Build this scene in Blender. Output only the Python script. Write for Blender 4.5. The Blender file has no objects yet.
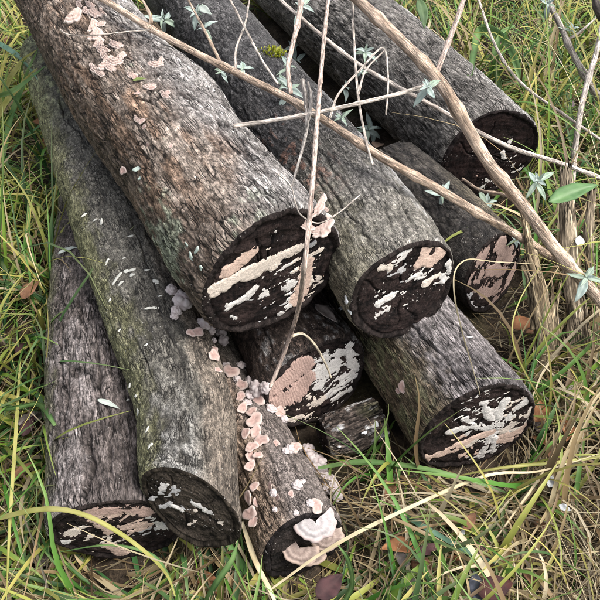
import bpy, math, random
import numpy as np
from mathutils import Vector, Matrix
from mathutils.bvhtree import BVHTree

random.seed(7)
RNG = np.random.default_rng(11)
scene = bpy.context.scene
COL = scene.collection

# ------------------------------------------------------------------ camera
CAM_H = 1.02
PITCH = math.radians(45)
FOV = math.radians(45)
cam_data = bpy.data.cameras.new('camera')
cam_data.sensor_fit = 'HORIZONTAL'
cam_data.angle = FOV
cam_data.clip_start = 0.02
cam_data.clip_end = 400
cam = bpy.data.objects.new('camera', cam_data)
cam.location = (0, 0, CAM_H)
cam.rotation_euler = (math.radians(90) - PITCH, 0, 0)
COL.objects.link(cam)
scene.camera = cam

# ------------------------------------------------------------------ sky, sun, exposure
SUN_EL, SUN_AZ = 60.0, 105.0            # azimuth clockwise from +Y
world = bpy.data.worlds.new('World')
scene.world = world
world.use_nodes = True
wn = world.node_tree
for n in list(wn.nodes):
    wn.nodes.remove(n)
sky = wn.nodes.new('ShaderNodeTexSky')
sky.sky_type = 'NISHITA'
sky.sun_disc = False
sky.sun_elevation = math.radians(SUN_EL)
sky.sun_rotation = math.radians(SUN_AZ)
sky.air_density = 1.0
sky.dust_density = 6.0
sky.ozone_density = 0.6
bg = wn.nodes.new('ShaderNodeBackground')
bg.inputs['Strength'].default_value = 0.15
wo = wn.nodes.new('ShaderNodeOutputWorld')
hs = wn.nodes.new('ShaderNodeHueSaturation')          # thin overcast: a whiter sky all round
hs.inputs['Saturation'].default_value = 0.38
wn.links.new(sky.outputs[0], hs.inputs['Color'])
wn.links.new(hs.outputs[0], bg.inputs['Color'])
wn.links.new(bg.outputs[0], wo.inputs['Surface'])
sun_data = bpy.data.lights.new('sun', 'SUN')
sun_data.energy = 1.2
sun_data.angle = math.radians(18)
sun_data.color = (1.0, 0.96, 0.9)
sun = bpy.data.objects.new('sun', sun_data)
el, az = math.radians(SUN_EL), math.radians(SUN_AZ)
sun_dir = Vector((math.sin(az) * math.cos(el), math.cos(az) * math.cos(el), math.sin(el)))
sun.rotation_euler = (-sun_dir).to_track_quat('-Z', 'Y').to_euler()
sun.location = sun_dir * 6
COL.objects.link(sun)
scene.cycles.filter_width = 0.9
scene.cycles.max_bounces = 5
scene.cycles.diffuse_bounces = 4
scene.cycles.glossy_bounces = 2
scene.cycles.transmission_bounces = 2
scene.cycles.caustics_reflective = False
scene.cycles.caustics_refractive = False
scene.view_settings.view_transform = 'Standard'
scene.view_settings.look = 'None'
scene.view_settings.exposure = 0.98
scene.view_settings.gamma = 1.0
scene.view_settings.use_curve_mapping = False

# ------------------------------------------------------------------ helpers
FPX = 300 / math.tan(FOV / 2)
SP, CP = math.sin(PITCH), math.cos(PITCH)
CAMV = Vector((0, 0, CAM_H))

def ray(px, py):
    u, v = (px - 300) / FPX, (300 - py) / FPX
    return Vector((u, CP + v * SP, -SP + v * CP))       # unit depth along the optical axis

def at_z(px, py, z):
    d = ray(px, py)
    return CAMV + d * ((z - CAM_H) / d.z)

def at_depth(px, py, t):
    return CAMV + ray(px, py) * t

def depth_of(p):
    return (p[1]) * CP - (p[2] - CAM_H) * SP

def to_px(p):
    t = p[..., 1] * CP - (p[..., 2] - CAM_H) * SP
    vv = p[..., 1] * SP + (p[..., 2] - CAM_H) * CP
    return 300 + FPX * p[..., 0] / t, 300 - FPX * vv / t

def h3(ix, iy, iz, seed):
    n = (ix.astype(np.int64) * 374761393 + iy.astype(np.int64) * 668265263 + iz.astype(np.int64) * 2147483647 + seed * 1274126177) & 0xFFFFFFFF
    n = ((n ^ (n >> 13)) * 1274126177) & 0xFFFFFFFF
    n = ((n ^ (n >> 16)) * 2246822519) & 0xFFFFFFFF
    n = n ^ (n >> 15)
    return (n & 0xFFFFFF).astype(np.float32) / 16777215.0

def vnoise(p, seed=0):
    i = np.floor(p).astype(np.int64)
    f = (p - i).astype(np.float32)
    f = f * f * f * (f * (f * 6 - 15) + 10)
    out = 0
    for dx in (0, 1):
        wx = f[:, 0] if dx else 1 - f[:, 0]
        for dy in (0, 1):
            wy = f[:, 1] if dy else 1 - f[:, 1]
            for dz in (0, 1):
                wz = f[:, 2] if dz else 1 - f[:, 2]
                out = out + wx * wy * wz * h3(i[:, 0] + dx, i[:, 1] + dy, i[:, 2] + dz, seed)
    return out * 2 - 1

def fbm(p, octaves=4, seed=0, gain=.5, lac=2.03):
    a, s, o = 1.0, 0.0, 0.0
    for k in range(octaves):
        o = o + a * vnoise(p, seed + 17 * k)
        s += a
        a *= gain
        p = p * lac + 3.7
    return o / s * 1.6

def worley(p, seed=0):
    i = np.floor(p).astype(np.int64)
    f = p - i
    F1 = np.full(len(p), 9.0, np.float32)
    F2 = np.full(len(p), 9.0, np.float32)
    idv = np.zeros(len(p), np.float32)
    for dx in (-1, 0, 1):
        for dy in (-1, 0, 1):
            for dz in (-1, 0, 1):
                a, b, c = i[:, 0] + dx, i[:, 1] + dy, i[:, 2] + dz
                r0 = h3(a, b, c, seed)
                r1 = h3(a, b, c, seed + 5)
                r2 = h3(a, b, c, seed + 9)
                d = np.sqrt((dx + r0 - f[:, 0]) ** 2 + (dy + r1 - f[:, 1]) ** 2 + (dz + r2 - f[:, 2]) ** 2).astype(np.float32)
                near = d < F1
                F2 = np.where(near, F1, np.minimum(F2, d))
                idv = np.where(near, r0, idv)
                F1 = np.where(near, d, F1)
    return F1, F2, idv

def sstep(a, b, x):
    t = np.clip((x - a) / (b - a), 0, 1)
    return t * t * (3 - 2 * t)

def mix3(a, b, t):
    return np.asarray(a, np.float32) * (1 - t[:, None]) + np.asarray(b, np.float32) * t[:, None]

def tag(o, label=None, cat=None, group=None, kind=None):
    if label: o['label'] = label
    if cat: o['category'] = cat
    if group: o['group'] = group
    if kind: o['kind'] = kind
    return o

def empty(name, loc):
    o = bpy.data.objects.new(name, None)
    o.empty_display_size = .03
    o.location = loc
    COL.objects.link(o)
    return o

def grid_faces(rows, cols, wrap=False):
    r = np.arange(rows - 1)[:, None]
    c = np.arange(cols if wrap else cols - 1)[None, :]
    c2 = (c + 1) % cols
    a = r * cols + c
    b = r * cols + c2
    return np.stack([a, b, b + cols, a + cols], -1).reshape(-1, 4)

def np_mesh(name, verts, quads, attrs=None, tris=None, smooth=True):
    me = bpy.data.meshes.new(name)
    verts = np.asarray(verts, np.float32)
    quads = np.asarray(quads, np.int32).reshape(-1, 4)
    nq = len(quads)
    loops = quads.ravel()
    starts = np.arange(nq) * 4
    if tris is not None and len(tris):
        tris = np.asarray(tris, np.int32).reshape(-1, 3)
        starts = np.concatenate([starts, nq * 4 + np.arange(len(tris)) * 3])
        loops = np.concatenate([loops, tris.ravel()])
    me.vertices.add(len(verts))
    me.vertices.foreach_set('co', verts.ravel())
    me.loops.add(len(loops))
    me.loops.foreach_set('vertex_index', loops.astype(np.int32))
    me.polygons.add(len(starts))
    me.polygons.foreach_set('loop_start', starts.astype(np.int32))
    me.update(calc_edges=True)
    if smooth:
        me.polygons.foreach_set('use_smooth', np.ones(len(starts), bool))
    for k, v in (attrs or {}).items():
        v = np.asarray(v, np.float32)
        if k == 'Col':
            at = me.attributes.new('Col', 'FLOAT_COLOR', 'POINT')
            at.data.foreach_set('color', np.concatenate([v, np.ones((len(v), 1), np.float32)], 1).ravel())
        elif v.ndim == 2:
            at = me.attributes.new(k, 'FLOAT_VECTOR', 'POINT')
            at.data.foreach_set('vector', v.ravel())
        else:
            at = me.attributes.new(k, 'FLOAT', 'POINT')
            at.data.foreach_set('value', v.ravel())
    me.validate()
    return me

def mobj(name, me, mat, parent=None, loc=None):
    o = bpy.data.objects.new(name, me)
    if mat is not None and not me.materials:
        me.materials.append(mat)
    COL.objects.link(o)
    if parent is not None:
        o.parent = parent
    if loc is not None:
        o.location = loc
    return o

def catmull(pts, n):
    P = np.asarray(pts, float)
    P = np.vstack([2 * P[0] - P[1], P, 2 * P[-1] - P[-2]])
    t = np.linspace(0, len(P) - 3 - 1e-6, n)
    i = t.astype(int)
    u = (t - i)[:, None]
    a, b, c, d = P[i], P[i + 1], P[i + 2], P[i + 3]
    return .5 * (2 * b + (c - a) * u + (2 * a - 5 * b + 4 * c - d) * u ** 2 + (3 * b - a - 3 * c + d) * u ** 3)

def frames(C):
    T = np.gradient(C, axis=0)
    T /= np.linalg.norm(T, axis=1)[:, None]
    up = np.array([0, 0, 1.0])
    if abs(T[:, 2]).max() > .9:
        up = np.array([.3, -.9, .2])
    N = up - (T @ up)[:, None] * T
    N /= np.linalg.norm(N, axis=1)[:, None]
    B = np.cross(T, N)
    return T, N, B

# ------------------------------------------------------------------ materials
def new_mat(name):
    m = bpy.data.materials.new(name)
    m.use_nodes = True
    nt = m.node_tree
    b = nt.nodes['Principled BSDF']
    return m, nt, b

def nd(nt, kind, **kw):
    n = nt.nodes.new(kind)
    for k, v in kw.items():
        setattr(n, k, v)
    return n

def attr(nt, name):
    n = nt.nodes.new('ShaderNodeAttribute')
    n.attribute_name = name
    return n

def vmath(nt, op, a, b):
    n = nd(nt, 'ShaderNodeVectorMath', operation=op)
    nt.links.new(a, n.inputs[0])
    if isinstance(b, tuple):
        n.inputs[1].default_value = b
    else:
        nt.links.new(b, n.inputs[1])
    return n.outputs[0]

def maprange(nt, src, a, b, c, d):
    n = nd(nt, 'ShaderNodeMapRange')
    nt.links.new(src, n.inputs[0])
    for i, v in enumerate((a, b, c, d)):
        n.inputs[i + 1].default_value = v
    return n.outputs[0]

def noise(nt, vec, scale, detail=4, rough=.6):
    n = nd(nt, 'ShaderNodeTexNoise')
    nt.links.new(vec, n.inputs['Vector'])
    n.inputs['Scale'].default_value = scale
    n.inputs['Detail'].default_value = detail
    n.inputs['Roughness'].default_value = rough
    return n.outputs[0]

def mult_color(nt, col, fac):
    n = nd(nt, 'ShaderNodeMix', data_type='RGBA', blend_type='MULTIPLY')
    n.inputs[0].default_value = 1
    nt.links.new(col, n.inputs[6])
    nt.links.new(fac, n.inputs[7])
    return n.outputs[2]

def mix_color(nt, a, b, fac):
    n = nd(nt, 'ShaderNodeMix', data_type='RGBA')
    nt.links.new(fac, n.inputs[0])
    for s, i in ((a, 6), (b, 7)):
        if isinstance(s, tuple):
            n.inputs[i].default_value = s + (1,)
        else:
            nt.links.new(s, n.inputs[i])
    return n.outputs[2]

def vcol_mat(name, co='co', scale=(400, 400, 400), contrast=(.55, 1.5), bump=.0006, rough=.75, speck=0.0, spec=.3,
             speck_col=(.62, .6, .58), speck_scale=230, translucent=0.0, chips=None):
    m, nt, b = new_mat(name)
    L = nt.links
    c = attr(nt, 'Col').outputs['Color']
    v = attr(nt, co).outputs['Vector']
    vs = vmath(nt, 'MULTIPLY', v, scale)
    n1 = noise(nt, vs, 1.0, 3, .65) if contrast else None
    col = mult_color(nt, c, maprange(nt, n1, .3, .7, *contrast)) if contrast else c
    height = n1
    if chips:
        sc, lo, amt, wid = chips
        wv = nd(nt, 'ShaderNodeTexNoise')
        L.new(v, wv.inputs['Vector']); wv.inputs['Scale'].default_value = 60; wv.inputs['Detail'].default_value = 1
        wofs = vmath(nt, 'MULTIPLY', wv.outputs['Color'], (.0045, .0045, .0045))
        vc = vmath(nt, 'MULTIPLY', vmath(nt, 'ADD', v, wofs), sc)
        ve = nd(nt, 'ShaderNodeTexVoronoi', feature='DISTANCE_TO_EDGE')
        L.new(vc, ve.inputs['Vector']); ve.inputs['Scale'].default_value = 1
        vf = nd(nt, 'ShaderNodeTexVoronoi')
        L.new(vc, vf.inputs['Vector']); vf.inputs['Scale'].default_value = 1
        gap = maprange(nt, ve.outputs['Distance'], .0, wid, lo, 1.0)
        sep = nd(nt, 'ShaderNodeSeparateColor')
        L.new(vf.outputs['Color'], sep.inputs[0])
        tonev = maprange(nt, sep.outputs[0], 0, 1, 1 - amt, 1 + amt)
        zone2 = maprange(nt, noise(nt, v, 30, 1), .38, .6, 0, 1)
        mm = nd(nt, 'ShaderNodeMath', operation='MULTIPLY'); L.new(gap, mm.inputs[0]); L.new(tonev, mm.inputs[1])
        one = nd(nt, 'ShaderNodeMix'); one.inputs[2].default_value = .9; L.new(zone2, one.inputs[0]); L.new(mm.outputs[0], one.inputs[3])
        col = mult_color(nt, col, one.outputs[0])
        ad = nd(nt, 'ShaderNodeMath', operation='MULTIPLY_ADD'); L.new(one.outputs[0], ad.inputs[0]); ad.inputs[1].default_value = .9; L.new(n1, ad.inputs[2])
        height = ad.outputs[0]
        n0 = noise(nt, vmath(nt, 'MULTIPLY', v, tuple(k * .33 for k in scale)), 1.0, 2, .6)
        col = mult_color(nt, col, maprange(nt, n0, .32, .68, .45, 1.5))
    if speck > 0:
        vo = nd(nt, 'ShaderNodeTexVoronoi')
        L.new(v, vo.inputs['Vector'])
        vo.inputs['Scale'].default_value = speck_scale
        vo.inputs['Randomness'].default_value = 1
        spots = maprange(nt, vo.outputs['Distance'], .12, .2, 1, 0)
        zone = maprange(nt, noise(nt, v, 22, 2), .5, .62, 0, speck)
        mu = nd(nt, 'ShaderNodeMath', operation='MULTIPLY')
        L.new(spots, mu.inputs[0]); L.new(zone, mu.inputs[1])
        col = mix_color(nt, col, speck_col, mu.outputs[0])
    L.new(col, b.inputs['Base Color'])
    b.inputs['Roughness'].default_value = rough
    b.inputs['Specular IOR Level'].default_value = spec
    if bump:
        bm = nd(nt, 'ShaderNodeBump')
        bm.inputs['Strength'].default_value = 1
        bm.inputs['Distance'].default_value = bump
        L.new(height, bm.inputs['Height'])
        L.new(bm.outputs[0], b.inputs['Normal'])
    if translucent:
        out = nt.nodes['Material Output']
        tr = nd(nt, 'ShaderNodeBsdfTranslucent')
        L.new(col, tr.inputs[0])
        mx = nd(nt, 'ShaderNodeMixShader')
        mx.inputs[0].default_value = translucent
        L.new(b.outputs[0], mx.inputs[1]); L.new(tr.outputs[0], mx.inputs[2])
        L.new(mx.outputs[0], out.inputs['Surface'])
    return m

M = {}
M['bark_scaly'] = vcol_mat('bark_scaly', 'barkco', (520, 520, 260), (.25, 1.85), .0013, .8, .3, .2, chips=((170, 170, 26), .03, .45, .11))
M['bark_smooth'] = vcol_mat('bark_smooth', 'barkco', (600, 600, 450), (.25, 1.85), .0010, .74, .4, .25, chips=((260, 260, 60), .12, .4, .10))
M['bark_ridged'] = vcol_mat('bark_ridged', 'barkco', (650, 650, 220), (.25, 1.85), .0016, .82, .4, .2, chips=((230, 230, 22), .03, .45, .12))
M['cut_wood'] = vcol_mat('cut_wood', 'faceco', (420, 420, 420), (.3, 2.0), .0012, .85, .9, .12, (.45, .42, .4), 190)
M['crust'] = vcol_mat('crust', 'faceco', (500, 500, 500), (.72, 1.25), .0007, .85, 0)
M['fungus'] = vcol_mat('fungus', 'barkco', (40, 40, 40), (.82, 1.15), .0, .8, 0)
M['stem'] = vcol_mat('stem', 'barkco', (900, 900, 110), (.45, 1.5), .0011, .75, .5, speck_col=(.16, .11, .09), speck_scale=320, chips=((420, 420, 45), .5, .3, .15))
M['stalk'] = vcol_mat('stalk', 'barkco', (900, 900, 40), (.35, 1.55), .0016, .85, 0, chips=((330, 330, 16), .12, .5, .14))
M['leaf'] = vcol_mat('leaf', 'barkco', (300, 300, 300), (.85, 1.15), 0, .6, 0, translucent=.15)
M['dead_leaf'] = vcol_mat('dead_leaf', 'barkco', (160, 160, 160), (.6, 1.4), .0005, .5, 0)
M['grass'] = vcol_mat('grass', 'barkco', (300, 300, 300), None, 0, .5, 0, .35, translucent=.22)
M['soil'] = vcol_mat('soil', 'barkco', (160, 160, 160), (.4, 1.7), .004, .9, .3)

# ------------------------------------------------------------------ logs
LOGS = {}        # name -> (axis points, radii)

def bark_field(q, th, s, st):
    """relief (m) and colour of bark at log-space points q"""
    sd = st['seed']
    warp = np.stack([fbm(q * 14, 2, sd + 1), fbm(q * 14, 2, sd + 2), fbm(q * 9, 2, sd + 3)], 1) * .005
    qw = q + warp
    fc, fa = st['cells']
    F1, F2, idv = worley(qw * np.array([fc, fc, fa]), sd)
    crack = sstep(0, st.get('crack_w', .25), F2 - F1)          # 0 inside a fissure
    G1, G2, idv2 = worley(qw * np.array([fc * 2.3, fc * 2.3, fa * 2.6]), sd + 40)
    crack2 = sstep(0, .3, G2 - G1)
    big = fbm(q * 7, 3, sd + 4)
    mid = fbm(q * np.array([90, 90, 45]), 3, sd + 5)
    fine = fbm(q * np.array([260, 260, 150]), 2, sd + 6)
    keep = sstep(-.5, .3, fbm(q * 11, 2, sd + 8)) * (1 - st.get('evenness', 0)) + st.get('evenness', 0)
    dep = st['depth']
    d = -dep * (1 - crack) * keep - dep * .5 * (1 - crack2) * keep + dep * .45 * (idv - .5) * keep
    d += st.get('big', .004) * big + st.get('mid', .0008) * mid + .00045 * fine
    tone = .45 + .28 * mid + .22 * fine + .18 * big + .22 * (idv - .5) + .12 * (idv2 - .5)
    tone *= (.35 + .65 * crack) ** (keep * st.get('crack_dark', 1)) * (.65 + .35 * crack2 ** keep)
    rc = np.random.default_rng(sd + 99)
    auto = [(rc.uniform(-1.5, 1.6), a, a + rc.uniform(.05, .22), rc.uniform(.0011, .0019), rc.uniform(.002, .004)) for a in rc.uniform(-.02, float(s.max()) * .8, st.get('splits', 26))]
    for (t0, s0, s1, w, cd) in list(st.get('cracks', ())) + auto:
        line = t0 + .10 * vnoise(np.stack([s * 16, s * 0 + t0 * 9, s * 0], 1), sd + 12) + .035 * vnoise(np.stack([s * 70, s * 0 + t0 * 9, s * 0], 1), sd + 13)
        taper = sstep(s0, s0 + .03, s) * (1 - sstep(s1 - .06, s1, s))
        k = np.exp(-((th - line) * st['rad'] / w) ** 2) * taper
        d -= cd * k
        tone *= 1 - .9 * k
    tone = np.clip(tone, 0, 1)
    col = mix3(st['dark'], st['light'], tone)
    for (c, amt, fn) in st.get('tints', ()):
        k = np.clip(fn(q, th, s, mid, big, fine), 0, 1) * amt
        target = np.asarray(c, np.float32)[None] * (.35 + 1.2 * tone)[:, None]
        col = col * (1 - k[:, None]) + target * k[:, None]
    return d, np.clip(col, .004, .9)

def make_log(key, pts, radii, rows, cols, st, label, face=None, far_open=True, end_px=None):
    C0 = np.array([at_z(*p) for p in pts])
    C = catmull(np.column_stack([C0, radii]), rows)
    # respace by arclength
    seg = np.r_[0, np.cumsum(np.linalg.norm(np.diff(C[:, :3], axis=0), axis=1))]
    sl = np.linspace(0, seg[-1], rows)
    C = np.column_stack([np.interp(sl, seg, C[:, k]) for k in range(4)])
    R = C[:, 3]
    C = C[:, :3]
    T, N, B = frames(C)
    LOGS[key] = (C, R)
    t = np.linspace(-1, 1, cols, endpoint=False)
    th = math.pi * (.6 * t + .4 * t ** 3)
    TH, S = np.meshgrid(th, sl)
    RR = np.repeat(R[:, None], cols, 1)
    q = np.stack([RR * np.cos(TH), RR * np.sin(TH), S], -1).reshape(-1, 3)
    st = dict(st); st['rad'] = float(R.mean())
    d, col = bark_field(q, TH.ravel(), S.ravel(), st)
    # out-of-round section, knots
    oval = .04 * np.cos(2 * TH + st['seed']) + .025 * np.cos(3 * TH + st['seed'] * 2 + S * 3)
    RRd = RR * (1 + oval) + d.reshape(RR.shape)
    for (kt, ks, kr, kh) in st.get('knots', ()):
        RRd += kh * np.exp(-(((TH - kt) * st['rad']) ** 2 + (S - ks) ** 2) / kr ** 2)
    edge = np.exp(-(S / .005) ** 2)
    RRd -= .0035 * edge
    # slanted / uneven cut at the near end
    sk = st.get('skew', (0, 0))
    lx, ly = RR * np.sin(TH), RR * np.cos(TH)
    fall = np.clip(1 - S / .12, 0, 1) ** 2
    off = (sk[0] * lx + sk[1] * ly) * fall
    V = C[:, None, :] + RRd[..., None] * (np.cos(TH)[..., None] * N[:, None, :] + np.sin(TH)[..., None] * B[:, None, :]) + off[..., None] * T[:, None, :]
    base = Vector((C[0, 0], C[0, 1], 0))
    root = empty('log', base)
    tag(root, label, 'log', 'cut logs heaped in the grass')
    vb = V.reshape(-1, 3) - np.array(base)
    me = np_mesh('bark', vb, grid_faces(rows, cols, True)[:, ::-1], {'Col': col, 'barkco': q})
    bark = mobj('bark', me, M[st['mat']], root)
    # ---- far end: a plain dark sawn disc
    def disc(ring, cen, nrm_rows, name, fst):
        K = 30
        rr = np.linspace(0, 1, K) ** .8
        rr = np.r_[rr[:-1], 1.0]
        ringv = ring - cen
        X = cen + rr[:, None, None] * ringv[None]
        return X, rr
    ring = V[0]
    cen = C[0] + 0 * T[0]
    K = 46
    rr = np.linspace(0.0, .999, K)
    X = cen + rr[:, None, None] * (ring - cen)[None]
    lx = (X - C[0]) @ B[0]
    ly = (X - C[0]) @ N[0]
    fq = np.stack([lx.ravel(), ly.ravel(), np.zeros(lx.size)], 1)
    TT = np.repeat(th[None], K, 0).ravel()
    rad = np.repeat(rr[:, None], cols, 1).ravel()
    fs = dict(dark=(.004, .0035, .0035), light=(.034, .023, .021), rim=(.017, .013, .012), rimw=.1)
    fs.update(face or {})
    rw = 1 - fs['rimw'] * (1 + .35 * fbm(fq * 30, 2, st['seed'] + 60))
    n1 = fbm(fq * 55, 4, st['seed'] + 61)
    n2 = fbm(fq * 190, 3, st['seed'] + 62)
    wob = rad + .05 * fbm(fq * 14, 2, st['seed'] + 66)
    rings = np.sin(wob * 2 * math.pi * fs.get('rings', 13)) * .5 + .5
    rel = .0012 * n1 + .0006 * n2 + .0007 * rings + .0012 * fbm(np.stack([fq[:, 0] * 20 + fq[:, 1] * 90, fq[:, 1] * 0, fq[:, 0] * 0], 1), 2, st['seed'] + 63)
    checks = np.zeros(len(rel))
    rs = np.random.default_rng(st['seed'] + 5)
    for _ in range(7):
        a0 = rs.uniform(-math.pi, math.pi); r0 = rs.uniform(.0, .5); r1 = rs.uniform(.6, .95)
        dd = np.abs((TT - a0 + .15 * np.sin(rad * 7 + a0) + math.pi) % (2 * math.pi) - math.pi) * rad * R[0]
        checks = np.maximum(checks, np.exp(-(dd / .0016) ** 2) * sstep(r0, r0 + .1, rad) * (1 - sstep(r1 - .1, r1, rad)))
    rel -= .004 * checks
    groove = np.exp(-((rad - rw) / .022) ** 2)
    rimm = sstep(-.02, .02, rad - rw)
    rel = rel - .004 * groove + .003 * rimm
    rel *= 1 - sstep(.985, .999, rad)
    tone = np.clip(.42 + .35 * n1 + .3 * n2 + .2 * (rings - .5), 0, 1) * (1 - .8 * checks) * (1 - .7 * groove)
    fcol = mix3(fs['dark'], fs['light'], tone)
    fcol = fcol * (1 - rimm[:, None]) + rimm[:, None] * mix3(np.array(fs['rim']) * .3, np.array(fs['rim']) * 1.5, np.clip(.5 + .7 * n2, 0, 1))
    for (c, amt, fn) in fs.get('tints', ()):
        k = np.clip(fn(fq, rad, n1, n2), 0, 1) * amt
        fcol = fcol * (1 - k[:, None]) + (np.array(c)[None] * (.5 + tone)[:, None]) * k[:, None]
    Xv = X.reshape(-1, 3) - rel[:, None] * T[0][None]
    me = np_mesh('cut_face', Xv - np.array(base), grid_faces(K, cols, True), {'Col': np.clip(fcol, .003, .9), 'faceco': fq})
    cf = mobj('cut_face', me, M['cut_wood'], root)
    Xf = (C[-1] + np.linspace(0, .999, 5)[:, None, None] * (V[-1] - C[-1])[None])
    fq2 = np.stack([((Xf - C[-1]) @ B[-1]).ravel(), ((Xf - C[-1]) @ N[-1]).ravel(), np.ones(Xf[..., 0].size)], 1)
    me = np_mesh('sawn_end', Xf.reshape(-1, 3) - np.array(base), grid_faces(5, cols, True)[:, ::-1], {'Col': np.tile(np.array([[.03, .024, .02]]), (len(fq2), 1)), 'faceco': fq2})
    mobj('sawn_end', me, M['cut_wood'], root)
    # skewed face plane
    n_face = -(T[0] - 0 * T[0])
    inf = dict(c=C[0], T=T[0], N=N[0], B=B[0], R=R[0], sk=sk, base=base, root=root, bark=bark, face=cf, ring=np.stack([(ring - C[0]) @ B[0], (ring - C[0]) @ N[0]], 1), seed=st['seed'])
    return inf

def face_local(inf, px, py):
    """pixel -> local (x, y) on the (skewed) cut face"""
    d = np.array(ray(px, py)); o = np.array(CAMV) - inf['c']
    nB, nN, nT = inf['B'], inf['N'], inf['T']
    # plane: T-coordinate = sk0*x + sk1*y
    w = nT - inf['sk'][0] * nB - inf['sk'][1] * nN
    t = -(o @ w) / (d @ w)
    p = o + d * t
    return np.array([p @ nB, p @ nN]), t

def crust(inf, strokes, zones=(), name='crust_fungus', step=.0011, amp=.0035, label=None, streak=(10, -6), ribs=False):
    """raised crust of fungus on a cut face: strokes = [(pixel points, radius px, colour)], zones = [(px, py, rx, ry, threshold, colour)]"""
    R = inf['R'] * 1.04
    n = int(2 * R / step)
    g = np.linspace(-R, R, n)
    X, Y = np.meshgrid(g, g)
    P2 = np.stack([X.ravel(), Y.ravel()], 1)
    q = np.stack([P2[:, 0], P2[:, 1], np.full(len(P2), .37)], 1)
    sd = inf['seed'] + 300
    nz = fbm(q * 75, 5, sd, .6)
    nz2 = fbm(q * 420, 2, sd + 3)
    F = np.full(len(P2), -1.0)
    colr = np.zeros((len(P2), 3))
    a0, _ = face_local(inf, 300, 300); a1, _ = face_local(inf, 300 + streak[0], 300 + streak[1])
    sv = (a1 - a0) / np.linalg.norm(a1 - a0)
    qs = np.stack([(P2 @ sv) * 42, (P2 @ np.array([-sv[1], sv[0]])) * 125, q[:, 2]], 1)
    qs = qs + .5 * np.stack([fbm(q * 60, 2, sd + 31), fbm(q * 60, 2, sd + 32), 0 * nz], 1)
    sp = fbm(qs, 4, sd + 21, .55) * .85 + .3 * nz
    def put(f, c):
        nonlocal F, colr
        m = f > F
        F = np.where(m, f, F)
        colr[m] = c
    for (pl, rp, c) in strokes:
        L2, ts = zip(*[face_local(inf, *p) for p in pl])
        r = rp * ts[0] / FPX
        dist = np.full(len(P2), 9.0)
        L2 = list(L2)
        if len(L2) == 1: L2 = [L2[0], L2[0] + 1e-5]
        for a, b in zip(L2, L2[1:]):
            ab = b - a
            k = np.clip(((P2 - a) @ ab) / (ab @ ab), 0, 1)
            dist = np.minimum(dist, np.linalg.norm(P2 - a - k[:, None] * ab, axis=1))
        put(r * 1.25 - dist + amp * (1.4 * nz + .15 * nz2), c)
    for (zx, zy, rx, ry, thr, c) in zones:
        ct, t = face_local(inf, zx, zy)
        ex, _ = face_local(inf, zx + rx, zy)
        ey, _ = face_local(inf, zx, zy + ry)
        A = np.stack([ex - ct, ey - ct], 1)
        uv = np.linalg.solve(A, (P2 - ct).T)
        e = 1 - np.sqrt((uv ** 2).sum(0))
        put(np.minimum((sp - thr - .3 - .5 * (1 - np.clip(e * 2.2, 0, 1)) ** 2) * .006, e * .02), c)
    # inside the rim
    ang = np.arctan2(P2[:, 0], P2[:, 1])
    ra = np.arctan2(inf['ring'][:, 0], inf['ring'][:, 1]); rrad = np.linalg.norm(inf['ring'], axis=1)
    o = np.argsort(ra)
    lim = np.interp(ang, ra[o], rrad[o], period=2 * math.pi)
    F = np.minimum(F, (lim * .955 - np.linalg.norm(P2, axis=1)) * .8)
    h = np.clip(F * .35, -.002, .0007) + np.where(F > 0, .00025 * nz2 + .0002 * nz, 0) + .0012
    sh = .9 + .14 * nz2 + .12 * nz
    if ribs:
        rib = np.sin((P2 @ sv) * 2 * math.pi / .0042 + 4 * nz) * np.isclose(colr[:, 0], ROSE[0])
        h = h + .0004 * rib
        sh = sh * (1 + .13 * rib)  # relief shading of the ribs painted into the colour, grooves darker
    V = inf['c'] + P2[:, :1] * inf['B'] + P2[:, 1:] * inf['N'] + ((inf['sk'][0] * P2[:, 0] + inf['sk'][1] * P2[:, 1]) - h)[:, None] * inf['T']
    Q = grid_faces(n, n)
    keep = (F[Q] > -.0012).any(1)
    Q = Q[keep]
    used, invx = np.unique(Q, return_inverse=True)
    me = np_mesh(name, V[used] - np.array(inf['base']), invx.reshape(-1, 4), {'Col': np.clip(colr * sh[:, None], .01, .9)[used], 'faceco': q[used]})
    o = mobj(name, me, M['crust'], inf['face'])
    o['kind'] = 'stuff'
    if label: o['label'] = label
    return o

def tn(f, seed):     # noise mask helper
    return lambda q: fbm(q * f, 3, seed)

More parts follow.
